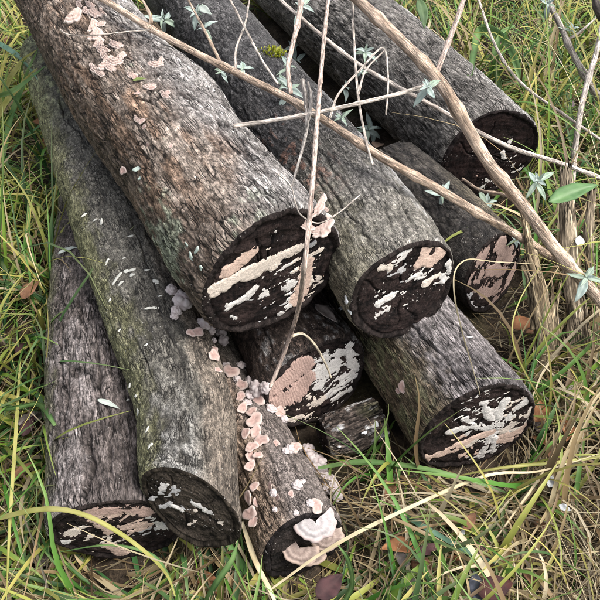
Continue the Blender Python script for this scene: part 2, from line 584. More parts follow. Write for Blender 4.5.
LI = {}
LI['A'] = make_log('A', [(274, 273, .335), (203, 181, .342), (136, 99, .35), (94, 42, .365), (50, -30, .38)], [.112, .112, .111, .105, .100], 560, 300,
    dict(seed=3, mat='bark_scaly', cells=(120, 18), depth=.0022, crack_w=.16, splits=46, dark=(.05, .04, .037), light=(.41, .385, .365), big=.0035, skew=(.05, 0),
         cracks=[(.35, .04, .3, .0022, .006), (.75, .0, .22, .002, .005), (.1, .5, .75, .0018, .004), (1.1, .1, .5, .002, .005)],
         knots=[(1.1, .42, .07, .012), (.6, .5, .05, .006)],
         tints=[((.31, .155, .08), .65, lambda q, th, s, m, b, f: sstep(.1, -.55, th + .3 * b) * sstep(-.25, .35, fbm(q * np.array([70, 70, 12]), 3, 777) + .4 * b) * sstep(.03, .2, s) * (1 - .5 * sstep(.5, .8, s))),
                ((.30, .22, .16), .5, lambda q, th, s, m, b, f: sstep(.15, -.5, th + .3 * b)),
                ((.36, .345, .335), .7, lambda q, th, s, m, b, f: sstep(.05, .5, th + .3 * b + .1 * m) * (.5 + .5 * sstep(-.2, .3, m))),
                ((.10, .065, .045), .6, lambda q, th, s, m, b, f: sstep(-.5, -1.1, th + .3 * b + .3 * m)),
                ((.25, .3, .22), .6, lambda q, th, s, m, b, f: sstep(.35, .7, b + .5 * m) * sstep(.3, -.4, th))]),
    'thick scaly log lying uppermost, rusty brown and grey, its black face striped with pale crust')
LI['B'] = make_log('B', [(191, 508, .168), (188, 455, .174), (183, 400, .18), (151, 310, .195), (119, 230, .205), (86, 150, .205), (60, 88, .195), (46, 58, .19)], [.068, .067, .068, .072, .074, .072, .066, .060], 460, 220,
    dict(seed=14, mat='bark_smooth', cells=(120, 30), depth=.001, crack_w=.2, splits=20, dark=(.024, .022, .020), light=(.165, .155, .132), big=.004, mid=.0011, crack_dark=.6,
         cracks=[(.5, .0, .25, .0016, .003), (.15, .3, .5, .0014, .003)], skew=(-.45, .3),
         tints=[((.24, .235, .115), .62, lambda q, th, s, m, b, f: sstep(-.35, -.95, th + .25 * b + .25 * m)),
                ((.28, .275, .265), .5, lambda q, th, s, m, b, f: sstep(.22, .02, s) * sstep(-.9, -.3, th) * sstep(.7, .1, th) * (.5 + m)),
                ((.22, .18, .145), .7, lambda q, th, s, m, b, f: sstep(.2, .7, th + .2 * m) * sstep(.5, .3, s)),
                ((.28, .30, .16), .6, lambda q, th, s, m, b, f: sstep(.8, 1.0, s) * sstep(-.4, .3, m + b))]),
    'dark bowed log with green mossy flank and white flecks, crossing over the leftmost log',
    face=dict(dark=(.006, .005, .004), light=(.06, .048, .038), rim=(.02, .016, .012)))
LI['C'] = make_log('C', [(405, 291, .276), (345, 200, .28), (276, 110, .283), (205, 20, .28), (160, -40, .28)], [.094, .093, .093, .095, .095], 430, 230,
    dict(seed=27, mat='bark_smooth', cells=(120, 26), depth=.0014, crack_w=.18, skew=(.12, .08), dark=(.024, .023, .024), light=(.17, .163, .162), big=.004, mid=.0012, crack_dark=.7,
         cracks=[(.35, .0, .14, .002, .005), (-.6, .02, .2, .0016, .004)],
         tints=[((.235, .22, .19), .8, lambda q, th, s, m, b, f: sstep(.32, .1, s + .08 * b + .04 * m)),
                ((.20, .18, .10), .4, lambda q, th, s, m, b, f: sstep(-.3, -.9, th + .3 * m) * sstep(.3, .1, s)),
                ((.24, .12, .08), .6, lambda q, th, s, m, b, f: sstep(.30, .5, m + .4 * f) * sstep(.12, .25, s) * sstep(.5, .3, s) * sstep(0, -.6, th)),
                ((.45, .45, .46), .5, lambda q, th, s, m, b, f: sstep(.3, .9, th) * sstep(.2, .5, m + .5 * b) * sstep(.6, .3, s))]),
    'long dark barked log beside the uppermost one, its black cut face dotted with cream crust')
LI['D'] = make_log('D', [(488, 156, .13), (420, 90, .13), (350, 30, .13), (270, -40, .13)], [.116, .122, .126, .125], 400, 240,
    dict(seed=35, mat='bark_ridged', cells=(100, 12), depth=.0026, crack_w=.18, splits=40, skew=(-.07, 0), dark=(.04, .037, .034), light=(.31, .29, .27), big=.004, evenness=.3,
         tints=[((.38, .37, .36), .5, lambda q, th, s, m, b, f: sstep(.3, .9, th + .3 * b))]),
    'grey furrowed log behind the tan branch, its cut face nearly all black',
    face=dict(dark=(.004, .003, .003), light=(.022, .013, .012), rim=(.012, .009, .009), rimw=.09))
LI['E'] = make_log('E', [(477, 428, .102), (420, 350, .10), (360, 270, .10), (300, 180, .1)], [.102, .098, .095, .09], 360, 230,
    dict(seed=44, mat='bark_ridged', cells=(110, 6), depth=.0024, crack_w=.18, splits=40, dark=(.04, .036, .036), light=(.37, .335, .335), big=.003, evenness=.4,
         cracks=[(.42, .0, .34, .0026, .008), (.75, .0, .4, .0022, .007), (.1, .02, .2, .0018, .005), (-.35, .0, .2, .0018, .005), (.9, .1, .4, .002, .006)],
         tints=[((.20, .15, .08), .75, lambda q, th, s, m, b, f: sstep(-.35, -.9, th + .25 * b + .2 * m)),
                ((.16, .19, .09), .5, lambda q, th, s, m, b, f: sstep(-.5, -1.0, th) * sstep(0, .4, m))], skew=(-.14, 0)),
    'straight grey log split lengthwise, low beside the dead stalks, face streaked pink and white')
LI['F'] = make_log('F', [(119, 529, .09), (103, 380, .09), (95, 270, .08), (91, 200, .068)], [.09, .088, .078, .066], 330, 220,
    dict(seed=52, mat='bark_scaly', cells=(100, 14), depth=.0018, crack_w=.16, splits=40, dark=(.04, .033, .031), light=(.195, .165, .155), big=.004, crack_dark=.8,
         cracks=[(-.25, .0, .14, .003, .008), (.15, .0, .3, .002, .005), (-.6, .1, .4, .0018, .004)], skew=(-.1, -.04),
         tints=[((.24, .24, .13), .6, lambda q, th, s, m, b, f: sstep(-.7, -1.2, th + .2 * m)),
                ((.26, .235, .23), .5, lambda q, th, s, m, b, f: sstep(.1, .6, b + .4 * m) * sstep(.2, -.3, th))]),
    'brown grey log on the grass under the mossy flanked log, its face half pink crust')
LI['G'] = make_log('G', [(302, 545, .068), (256, 448, .062), (213, 365, .058), (190, 318, .055)], [.065, .060, .056, .052], 330, 190,
    dict(seed=63, mat='bark_smooth', cells=(120, 30), depth=.0011, crack_w=.2, dark=(.06, .05, .045), light=(.26, .222, .205), big=.004, mid=.0012, crack_dark=.6,
         tints=[((.27, .19, .13), .7, lambda q, th, s, m, b, f: sstep(.2, -.5, th + .3 * b)),
                ((.22, .22, .12), .5, lambda q, th, s, m, b, f: sstep(.25, .5, s) * sstep(-.2, .4, th + m))], skew=(0, .1)),
    'slender log covered with pink fungi, a big white fan fungus on its blackened end',
    face=dict(dark=(.004, .004, .004), light=(.03, .024, .022), rim=(.012, .01, .01), rimw=.14))
LI['H'] = make_log('H', [(316, 384, .094), (268, 300, .09), (215, 210, .088), (180, 150, .088)], [.097, .088, .086, .084], 220, 170,
    dict(seed=71, mat='bark_smooth', cells=(60, 30), depth=.003, dark=(.014, .010, .009), light=(.15, .11, .09), big=.005, skew=(.15, .05),
         tints=[((.3, .3, .3), .5, lambda q, th, s, m, b, f: sstep(.3, .6, m + b))]),
    'dark log wedged beneath the two upper logs, pale fuzzy pink crust over its face')
LI['I'] = make_log('I', [(493, 272, .085), (434, 210, .085), (392, 172, .085)], [.084, .08, .078], 200, 170,
    dict(seed=83, mat='bark_smooth', cells=(60, 30), depth=.002, skew=(.28, .2), dark=(.010, .009, .009), light=(.085, .075, .065), big=.004,
         tints=[((.20, .17, .12), .6, lambda q, th, s, m, b, f: sstep(.1, .5, th + .3 * b) * sstep(.3, .1, s))]),
    'blackish log in the gap behind the dead stalks, pinkish crust on its face')
LI['J'] = make_log('J', [(324, 437, .036), (348, 430, .037), (377, 417, .036)], [.034, .037, .036], 120, 130,
    dict(seed=91, mat='bark_scaly', cells=(70, 40), depth=.003, dark=(.018, .014, .012), light=(.17, .135, .115), big=.006,
         tints=[((.14, .15, .07), .5, lambda q, th, s, m, b, f: sstep(.1, .4, b)), ((.5, .5, .5), .7, lambda q, th, s, m, b, f: sstep(.35, .55, m + .4 * b))]),
    'short stubby piece of log on the ground between two pink faced logs')

PINK = (.62, .46, .38); PALE = (.70, .61, .53); WHT = (.66, .63, .60); ROSE = (.50, .35, .30); GRY = (.44, .43, .43)
crust(LI['A'], [([(212, 291), (226, 284)], 6.5, PALE), ([(226, 284), (246, 273)], 4.5, PALE), ([(246, 274), (272, 262)], 7.5, PALE), ([(272, 260), (300, 247)], 4, PALE), ([(226, 272), (240, 262), (250, 252)], 5.5, PINK), ([(229, 306), (242, 299), (256, 288)], 2.5, WHT),
                ([(308, 262), (303, 285), (297, 300)], 6, PINK), ([(285, 287), (292, 283)], 4.5, WHT), ([(281, 312), (290, 305)], 2, WHT), ([(232, 316), (236, 318)], 1.5, WHT),
                ([(276, 231)], 1, WHT), ([(311, 245)], 2.5, GRY)],
      [(280, 282, 42, 26, .26, WHT), (308, 272, 20, 36, .08, PALE), (262, 300, 40, 22, .42, GRY), (255, 248, 30, 10, .45, PALE)])
crust(LI['B'], [([(205, 510), (212, 513), (228, 520)], 2.2, WHT), ([(196, 504), (202, 507)], 2, WHT), ([(172, 505), (182, 510)], 1.2, WHT)],
      [(178, 498, 34, 18, .12, GRY), (205, 515, 30, 22, .22, PALE), (165, 487, 20, 10, .15, WHT)], amp=.002)
crust(LI['C'], [([(420, 262), (426, 250), (430, 243)], 4, PINK), ([(420, 262), (430, 262), (440, 254), (443, 246)], 5, PINK), ([(381, 268), (388, 267)], 3.5, PALE), ([(396, 261), (404, 255)], 3, WHT), ([(409, 249)], 2, WHT),
                ([(373, 320), (380, 312), (386, 306)], 2.8, WHT), ([(378, 304), (390, 296)], 2.5, WHT), ([(425, 283), (436, 276)], 3, PALE), ([(449, 262), (450, 270)], 2.5, WHT)],
      [(395, 300, 30, 14, .16, WHT), (430, 275, 26, 12, .1, WHT), (405, 312, 28, 14, .38, GRY), (402, 270, 22, 14, .32, GRY), (445, 262, 12, 16, .15, WHT)])
crust(LI['D'], [([(510, 142)], 2, WHT), ([(503, 152), (504, 158)], 1.5, WHT)], [(515, 165, 12, 12, .25, WHT), (490, 185, 16, 8, .1, WHT), (470, 160, 40, 40, .62, ROSE)], amp=.002)
ER = [([(490, 432), (474, 438), (452, 449), (424, 459)], 4.2, PINK), ([(490, 428), (470, 426), (449, 432)], 3.6, WHT), ([(494, 424), (486, 412), (484, 404)], 3.0, WHT), ([(498, 424), (500, 408), (506, 399)], 3.0, WHT),
      ([(500, 426), (515, 409), (528, 399)], 4.0, WHT), ([(503, 430), (520, 419), (534, 408)], 4.6, PALE), ([(504, 436), (520, 430), (533, 419)], 4.8, PINK), ([(500, 440), (513, 440), (526, 434)], 4.2, PINK), ([(490, 436), (484, 448), (480, 460)], 2.6, WHT), ([(494, 438), (492, 455), (486, 463)], 2.0, WHT), ([(492, 463), (506, 457)], 2.2, WHT), ([(466, 446), (476, 438)], 4, PALE)]
crust(LI['E'], ER, [(492, 422, 36, 28, .0, WHT), (522, 416, 24, 24, -.1, PALE), (465, 445, 34, 14, .15, PINK), (485, 452, 26, 16, .25, WHT)])
crust(LI['F'], [([(90, 512), (110, 510), (135, 508), (148, 513)], 6, ROSE), ([(70, 533), (74, 530)], 4.5, PALE), ([(150, 516), (165, 528)], 3.5, WHT), ([(110, 545), (122, 552)], 4.5, PINK), ([(92, 520), (110, 530)], 5, PINK), ([(66, 541)], 3, WHT)],
      [(120, 520, 44, 16, -.15, PINK), (150, 525, 34, 14, .0, GRY), (78, 532, 20, 14, -.05, PALE), (110, 543, 26, 10, .05, PALE)])
crust(LI['H'], [([(275, 385), (290, 375), (302, 368)], 10, ROSE), ([(283, 398), (297, 395), (306, 380)], 9, ROSE), ([(318, 385), (326, 370), (335, 365)], 6, WHT), ([(350, 362), (358, 368)], 4, WHT), ([(312, 402), (322, 398)], 4, PALE), ([(340, 352), (350, 355)], 3.5, WHT)],
      [(330, 375, 32, 32, -.12, WHT), (300, 405, 30, 20, -.1, PALE), (285, 380, 30, 30, -.3, ROSE), (350, 358, 18, 18, -.05, WHT)], amp=.004, ribs=True)
DROSE = (.40, .29, .25)
crust(LI['I'], [([(500, 245), (508, 258)], 6, DROSE), ([(490, 272), (502, 272)], 5, DROSE), ([(480, 290), (492, 295)], 4, DROSE), ([(468, 305), (474, 311)], 4, GRY)],
      [(495, 275, 28, 38, -.1, DROSE), (475, 303, 14, 14, .0, GRY)], amp=.006, streak=(4, -10))

# ray targets: all log surfaces so far
BV = {}
for k, inf in LI.items():
    me = inf['bark'].data
    for part, ob in (('bark', inf['bark']), ('face', inf['face'])):
        me = ob.data
        vs = np.empty(len(me.vertices) * 3, np.float32); me.vertices.foreach_get('co', vs)
        vs = vs.reshape(-1, 3) + np.array(inf['base'])
        pl = np.empty(len(me.loops), np.int32); me.loops.foreach_get('vertex_index', pl)
        BV[(k, part)] = BVHTree.FromPolygons(vs.tolist(), pl.reshape(-1, 4).tolist())

def hit(px, py):
    """first log surface (or the ground) seen through a pixel: point, normal, depth, log key"""
    d = ray(px, py); ln = d.length; dn = d / ln
    best = None
    for k, bv in BV.items():
        loc, nr, idx, dist = bv.ray_cast(CAMV, dn)
        if loc is not None and (best is None or dist < best[3]):
            if nr.dot(dn) > 0: nr = -nr
            best = (loc, nr, k[0], dist)
    if best is None:
        p = at_z(px, py, .01)
        return p, Vector((0, 0, 1)), depth_of(p), None
    return best[0], best[1], depth_of(best[0]), best[2]

AX = np.concatenate([np.column_stack([C[::8], R[::8]]) for C, R in LOGS.values()]).astype(np.float32)

def log_clear(P):
    """signed clearance of points (n,3) to the nearest log, and outward direction"""
    P = np.asarray(P, np.float32)
    g = np.empty(len(P), np.float32); dr = np.empty((len(P), 3), np.float32)
    for i in range(0, len(P), 20000):
        D = P[i:i + 20000, None, :] - AX[None, :, :3]
        dist = np.sqrt((D ** 2).sum(2))
        e = dist - AX[None, :, 3]
        j = e.argmin(1); r = np.arange(len(j))
        g[i:i + 20000] = e[r, j]
        dr[i:i + 20000] = D[r, j] / np.maximum(dist[r, j], 1e-4)[:, None]
    return g, dr

#PART2
# ------------------------------------------------------------------ ground
def build_ground():
    nx, ny = 260, 300
    gx = np.linspace(-1.4, 1.4, nx); gy = np.linspace(.1, 3.3, ny)
    X, Y = np.meshgrid(gx, gy)
    q = np.stack([X.ravel(), Y.ravel(), np.zeros(X.size)], 1)
    edge = np.minimum(np.minimum(X + 1.4, 1.4 - X), np.minimum(Y - .1, 3.3 - Y)).ravel()
    z = (.010 * fbm(q * 6, 3, 401) + .006 * fbm(q * 40, 3, 402) - .004) * sstep(0, .15, edge) - .001
    t = np.clip(.5 + .5 * fbm(q * 25, 4, 403), 0, 1)
    c = mix3((.012, .009, .007), (.07, .05, .032), t)
    c = c * (1 - .4 * sstep(.2, .5, fbm(q * 12, 3, 404)))[:, None] + np.array([.045, .045, .015]) * .4 * sstep(.2, .5, fbm(q * 12, 3, 404))[:, None]
    V = np.stack([X.ravel(), Y.ravel(), z], 1)
    Q = grid_faces(ny, nx)
    # the sheet runs on to the horizon as four wide strips
    n0 = len(V)
    big = 150
    ex = np.array([[-big, -big, -.001], [big, -big, -.001], [big, big, -.001], [-big, big, -.001], [-1.4, .1, -.001], [1.4, .1, -.001], [1.4, 3.3, -.001], [-1.4, 3.3, -.001]])
    Vx = np.vstack([V, ex])
    Q = np.vstack([Q, np.array([[0, 1, 5, 4], [1, 2, 6, 5], [2, 3, 7, 6], [3, 0, 4, 7]]) + n0])
    c = np.vstack([c, np.tile([[.05, .06, .02]], (8, 1))])
    me = np_mesh('ground', Vx, Q, {'Col': c, 'barkco': Vx})
    o = mobj('ground', me, M['soil'])
    tag(o, 'dark damp soil under the grass and logs', 'ground', kind='structure')
build_ground()

# ------------------------------------------------------------------ fungi
def cap_disc(seed, lump=.18):
    """rounded pink cap with a paler rolled rim; unit radius, grows along +z"""
    n, k = 26, 9
    th = np.linspace(0, 2 * math.pi, n, endpoint=False)
    rs = np.random.default_rng(seed)
    lob = 1 + lump * np.cos(2 * th + rs.uniform(0, 6)) + lump * .6 * np.cos(3 * th + rs.uniform(0, 6)) + lump * .4 * np.cos(5 * th + rs.uniform(0, 6))
    prof = [(.35, -.45), (.6, -.12), (.9, .02), (1.0, .13), (.95, .24), (.82, .29), (.6, .27), (.35, .24), (.0, .22)]
    V, Cc = [], []
    for (r, z) in prof:
        ring = np.stack([r * lob * np.cos(th), r * lob * np.sin(th), np.full(n, z)], 1)
        V.append(ring)
        rim = sstep(.5, .95, np.full(n, r)) if z > .05 else np.ones(n)
        Cc.append(mix3((.44, .30, .265), (.53, .43, .39), rim))
    V = np.vstack(V); Cc = np.vstack(Cc)
    V += .05 * np.stack([fbm(V * 2.2, 2, seed + 1), fbm(V * 2.2, 2, seed + 2), fbm(V * 2.2 + 9, 2, seed + 3)], 1)
    Cc *= (.9 + .25 * fbm(V * 3, 2, seed + 5))[:, None]
    return np_mesh('fungus_cap', V, grid_faces(len(prof), n, True), {'Col': np.clip(Cc, .05, .85), 'barkco': V})

def cap_blob(seed, col=((.34, .265, .265), (.50, .45, .44))):
    """knobbly whitish fungus, unit radius"""
    n, k = 30, 18
    th = np.linspace(0, 2 * math.pi, n, endpoint=False)
    ph = np.linspace(.02, 2.5, k)
    P_, T_ = np.meshgrid(ph, th, indexing='ij')
    d = np.stack([np.sin(P_) * np.cos(T_), np.sin(P_) * np.sin(T_), np.cos(P_)], -1).reshape(-1, 3)
    F1, F2, _ = worley(d * 1.15 + seed * 3.1, seed)
    r = .6 + .45 * np.sqrt(np.clip(1 - F1 ** 2, 0, 1)) * (.6 + .4 * sstep(0, .35, F2 - F1)) + .03 * fbm(d * 5, 2, seed)
    V = d * r[:, None] * np.array([1, 1, .75])
    c = mix3(col[0], col[1], np.clip((r - .6) * 2.5 + .25 * fbm(d * 4, 2, seed + 4), 0, 1))
    return np_mesh('fungus_knob', V, grid_faces(k, n, True), {'Col': c, 'barkco': V})

def cap_shelf(seed, cols, frill=.1, arc=1.75):
    """fan-shaped bracket: attached at the origin, spreads along +y, top towards +z; unit radius"""
    n, k = 44, 16
    th = np.linspace(-arc, arc, n)
    rs = np.random.default_rng(seed)
    lob = 1 + frill * np.cos(5 * th + rs.uniform(0, 6)) + frill * .8 * np.cos(9 * th + rs.uniform(0, 6)) + frill * .5 * np.cos(15 * th + rs.uniform(0, 6))
    r = np.linspace(.03, 1, k)
    V, Cc = [], []
    for side in (1, -1):
        rr = r if side == 1 else r[::-1]
        for q in rr:
            x = q * lob * np.sin(th) * 1.1
            y = q * lob * np.cos(th) * .9 + .12
            wav = frill * (.7 * q ** 2 * np.cos(7 * th + seed) + .5 * q ** 3 * np.cos(13 * th))
            thick = .09 * math.sqrt(max(0, 1 - q ** 2)) + .025
            z = .16 * (1 - q) + wav + side * thick * (1 if side == 1 else 1.4) + .02 * math.sin(q * 22) * (side == 1)
            V.append(np.stack([x, y, z], 1))
            zone = .5 + .5 * math.sin(q * 17 + seed)
            t = np.clip(np.full(n, zone) + .3 * np.cos(th * 23), 0, 1)
            c = mix3(cols[0], cols[1], t)
            if q > .86: c = c * .3 + np.array(cols[2]) * .7
            if side == -1: c = c * 0 + np.array(cols[2]) * .8
            Cc.append(c)
    V = np.vstack(V); Cc = np.vstack(Cc)
    V += .025 * np.stack([fbm(V * 4, 2, seed + 1), fbm(V * 4, 2, seed + 2), fbm(V * 4, 2, seed + 3)], 1)
    return np_mesh('fungus_shelf', V, grid_faces(2 * k, n), {'Col': np.clip(Cc, .03, .85), 'barkco': V})

DISCS = [cap_disc(i * 7 + 1) for i in range(6)]
KNOBS = [cap_blob(i * 5 + 2) for i in range(6)]
SHELVES = [cap_shelf(i * 3 + 1, ((.38, .28, .245), (.47, .37, .33), (.58, .50, .46)), .06) for i in range(4)]
SHELF_WHITE = cap_shelf(31, ((.33, .30, .30), (.47, .44, .43), (.44, .34, .32)), .03, 2.3)
SHELF_BROWN = cap_shelf(37, ((.24, .18, .155), (.38, .30, .26), (.50, .38, .31)), .03, 2.2)

def basis(nrm, fwd):
    z = nrm.normalized()
    y = (fwd - z * fwd.dot(z))
    if y.length < 1e-3: y = Vector((0, -1, 0)) - z * -z.y
    y.normalize()
    x = y.cross(z)
    return Matrix((x, y, z)).transposed()

def fungus_cluster(items, label, group=None):
    """items = (px, py, diameter px, kind); every cap sits on the log surface seen there"""
    pts = [(hit(i[0], i[1]), i) for i in items]
    c = pts[0][0][0]
    root = empty('fungus_cluster' if len(items) > 1 else 'fungus', c)
    tag(root, label, 'fungus', group)
    rs = random.Random(label)
    for (p, n, t, k), it in pts:
        px, py, w, kind = it[:4]
        sz = .5 * w * t / FPX
        up = Vector((0, 0, 1))
        if kind == 'd':
            sz *= 1.12; me = rs.choice(DISCS); nr = n * .75 + up * .35 + Vector((rs.uniform(-.3, .3), rs.uniform(-.45, .1), 0)); off = .35; name = 'cap'
        elif kind == 'k':
            me = rs.choice(KNOBS); nr = n + up * .2; off = .3; name = 'knob'
            sz *= 1.25
        elif kind == 'f':       # thin flat patch
            me = rs.choice(DISCS); nr = n; off = .05; name = 'patch'
        else:
            me = {'s': rs.choice(SHELVES), 'p': rs.choice(SHELVES), 'w': SHELF_WHITE, 'b': SHELF_BROWN}[kind]
            nr = up * .7 + n * .3 + Vector((0, -.45, 0)); off = 0; name = 'bracket'; sz *= 1.2
            if kind in 'wbp': nr = Vector((0, -.5, .85))
        o = bpy.data.objects.new(name, me)
        COL.objects.link(o)
        if not me.materials: me.materials.append(M['fungus'])
        o.parent = root
        fwd = n if kind in 'swbp' else Vector((rs.uniform(-1, 1), rs.uniform(-1, 1), rs.uniform(-1, 1)))
        if kind in 'swbp':
            fwd = Vector((n.x, n.y, n.z * .2)) + Vector((it[4] if len(it) > 4 else 0, -.3, 0))
        if kind in 'wb': fwd = Vector(((it[4] if len(it) > 4 else 0) * .8, -.85, -.5))
        R3 = basis(nr, fwd)
        flat = it[5] if len(it) > 5 else 1.0
        sc = Matrix.Diagonal((sz * rs.uniform(.92, 1.1), sz * rs.uniform(.92, 1.1) * flat, sz * (rs.uniform(.8, 1.15) if kind in 'dkwbp' else 1.9 if kind == 's' else .35)))
        loc = p + nr.normalized() * sz * off - c
        if kind in 'swbp': loc += n * sz * .3 - R3.col[1] * sz * .3
        o.matrix_local = Matrix.Translation(loc) @ (R3 @ sc).to_4x4()
    return root

fungus_cluster([(82, 5, 11, 's'), (91, 6, 9, 's'), (97, 14, 14, 's'), (73, 19, 17, 's'), (104, 13, 9, 's'), (92, 28, 13, 's'), (101, 25, 8, 's'), (95, 37, 14, 's'), (97, 44, 12, 's'), (107, 48, 15, 's'), (117, 46, 12, 's'), (103, 50, 10, 's'),
                (108, 58, 13, 's'), (98, 70, 13, 's'), (106, 66, 15, 's'), (115, 63, 13, 's'), (121, 58, 10, 's'), (102, 73, 11, 's'), (112, 69, 11, 's'), (88, 12, 9, 's')],
               'crowd of small pinkish bracket fungi far up the uppermost log')
fungus_cluster([(156, 66, 12, 's'), (160, 62, 8, 's'), (150, 88, 10, 's'), (153, 90, 7, 'd'), (138, 93, 7, 'f'), (133, 76, 9, 's'), (166, 96, 9, 's'), (168, 94, 6, 'd'), (136, 78, 6, 'd')], 'loose handful of pale fungi below the bracket crowd on the uppermost log')
fungus_cluster([(140, 120, 9, 's'), (143, 122, 6, 'd'), (144, 127, 6, 'f'), (148, 145, 5, 'f'), (171, 146, 5, 'f'), (125, 171, 9, 'd')], 'few tiny white fungus dots on rusty bark of the uppermost log')
fungus_cluster([(171, 291, 11, 'k'), (182, 303, 17, 'k'), (188, 301, 12, 'k'), (176, 312, 9, 'k'), (174, 317, 7, 'k'), (180, 297, 10, 'k')], 'lone clump of greyish white knobbly fungi at the edge of the mossy flanked log')
fungus_cluster([(203, 325, 13, 'k'), (209, 330, 10, 'k'), (197, 333, 10, 'd'), (190, 334, 8, 'd'), (220, 334, 11, 'k'), (222, 342, 11, 'k'), (213, 341, 6, 'k'), (214, 349, 8, 'f'), (212, 357, 13, 'd')], 'white and pink fungus group just below the lowest edge of the uppermost face')
fungus_cluster([(218, 370, 8, 'f'), (226, 366, 7, 'k'), (231, 373, 13, 'd'), (241, 366, 8, 'k'), (237, 380, 7, 'k'), (243, 386, 11, 'd'), (252, 383, 13, 'k'), (258, 389, 14, 'k'), (266, 388, 10, 'k'), (241, 397, 9, 'd'), (250, 396, 10, 'k'), (259, 400, 14, 'd'),
                (247, 404, 8, 'k'), (270, 410, 10, 'k'), (278, 413, 11, 'd'), (283, 420, 8, 'k')], 'dense drift of pink and white fungi where the slender log meets the pink face')
fungus_cluster([(242, 409, 10, 'd'), (252, 414, 11, 'd'), (255, 422, 14, 'd'), (247, 434, 10, 'd'), (256, 433, 12, 'd'), (262, 441, 12, 'd'), (252, 448, 11, 'd'), (258, 456, 8, 'd'), (250, 457, 11, 'd'), (250, 467, 10, 'd')],
               'row of pink button fungi running down the slender log')
fungus_cluster([(255, 487, 9, 'd'), (250, 497, 11, 'd'), (257, 503, 8, 'd'), (252, 513, 14, 'd'), (255, 522, 11, 'd')], 'pink button fungi low on the slender log beside the dark gap')
fungus_cluster([(289, 450, 9, 'k'), (294, 449, 12, 'd'), (275, 444, 9, 'f'), (285, 452, 7, 'k')], 'pink cap with white knobs alone in the middle of the slender log')
fungus_cluster([(308, 451, 11, 'k'), (311, 460, 13, 'k'), (319, 463, 13, 'k'), (315, 471, 13, 'k'), (323, 477, 12, 'k'), (321, 470, 10, 'k'), (329, 484, 14, 'k'), (334, 490, 13, 'k'), (337, 497, 10, 'k'), (326, 490, 9, 'k')],
               'bank of white woolly fungi along the outer flank of the slender log')
fungus_cluster([(270, 487, 9, 'f'), (274, 493, 8, 'k'), (277, 498, 9, 'f'), (297, 486, 10, 'k'), (291, 494, 7, 'f'), (303, 482, 5, 'k'), (275, 510, 5, 'k'), (296, 513, 5, 'k')], 'scatter of small white fungi just above the blackened end')
fungus_cluster([(310, 504, 7, 'k'), (316, 507, 12, 'd')], 'pair of small pink and white caps next to the big fan fungus')
fungus_cluster([(298, 546, 32, 'b', -.6), (325, 537, 27, 'b', .5), (309, 552, 27, 'b', .0), (312, 522, 33, 'w', .1)], 'big tiered fan fungus, white over brown, on the blackened end')
fungus_cluster([(320, 224, 22, 'p', .5), (307, 223, 16, 'p', -.5), (314, 228, 12, 'p', 0), (318, 210, 24, 'p', .1, .6), (326, 209, 11, 'p', .2, .7)], 'frilled white bracket fungi at the upper rim of the uppermost face')
fungus_cluster([(402, 387, 11, 'f'), (398, 391, 6, 'f')], 'small pink flake of fungus on the log split lengthwise')

# white lichen flecks on bark: small raised flakes, sub-parts of the bark
def fleck(px, py, lx, wy, ang, col, name='lichen_fleck', seed=0):
    p, n, t, k = hit(px, py)
    if k is None: return
    inf = LI[k]
    R3 = basis(n, Vector((math.cos(ang), 0, 0)) + Vector((0, .7, .7)) * math.sin(ang))
    m, kk = 20, 5
    th = np.linspace(0, 2 * math.pi, m, endpoint=False)
    rs = np.random.default_rng(seed + int(px * 7 + py))
    lob = 1 + .25 * np.cos(2 * th + rs.uniform(0, 6)) + .2 * np.cos(3 * th + rs.uniform(0, 6)) + .15 * np.cos(5 * th + rs.uniform(0, 6))
    V = []
    for (r, z) in ((1.0, -.6), (.95, .5), (.7, .9), (.3, 1.0), (0, 1.0)):
        V.append(np.stack([r * lob * np.cos(th) * wy * .5 * t / FPX, r * lob * np.sin(th) * lx * .5 * t / FPX, np.full(m, z * .0012)], 1))
    V = np.vstack(V)
    V = V @ np.array(R3).T + np.array(p - inf['base'])
    me = np_mesh(name, V, grid_faces(5, m, True), {'Col': np.tile(np.array([col]), (len(V), 1)) * (.85 + .3 * RNG.random((len(V), 1))), 'barkco': V})
    mobj(name, me, M['fungus'], inf['bark'])

W1 = (.50, .50, .46)
for (a, b, l, w, an) in [(86, 214, 10, 3.5, 1.0), (101, 223, 8, 4.5, .9), (95, 220, 5, 2, .9), (131, 236, 6, 2.5, .3), (128, 271, 13, 5, .3), (117, 278, 13, 5, 1.1), (107, 262, 8, 3, 1.2), (121, 283, 7, 3, .5), (132, 275, 7, 3, .4), (155, 281, 7, 4, .2),
                         (153, 308, 13, 4, .3), (147, 270, 5, 2, .2), (130, 385, 6, 3, 1), (136, 396, 5, 3, .5), (138, 412, 6, 4, .8), (147, 430, 6, 3, 1.2), (128, 400, 4, 2, .4), (150, 446, 7, 4, .9), (124, 258, 4, 2, .4), (160, 296, 4, 2, .2), (157, 283, 5, 3, 1.2), (146, 345, 4, 2, .3), (120, 330, 5, 2, 1), (110, 300, 4, 2, 1)]:
    fleck(a, b, l, w, an, W1)
for (a, b, l, w, an) in [(138, 168, 11, 7, .8), (191, 258, 10, 7, .8), (197, 250, 8, 6, .3), (187, 245, 7, 5, 1.0), (140, 178, 6, 4, .2), (201, 268, 6, 5, .2)]:
    fleck(a, b, l, w, an, (.40, .47, .42), seed=5)
for (a, b, l, w, an) in [(346, 300, 8, 6, 1.0), (342, 308, 7, 4, .5), (350, 312, 6, 4, 1.2), (469, 337, 5, 3, .2), (376, 425, 8, 5, .3), (364, 432, 7, 5, .6)]:
    fleck(a, b, l, w, an, (.60, .62, .64), seed=9)

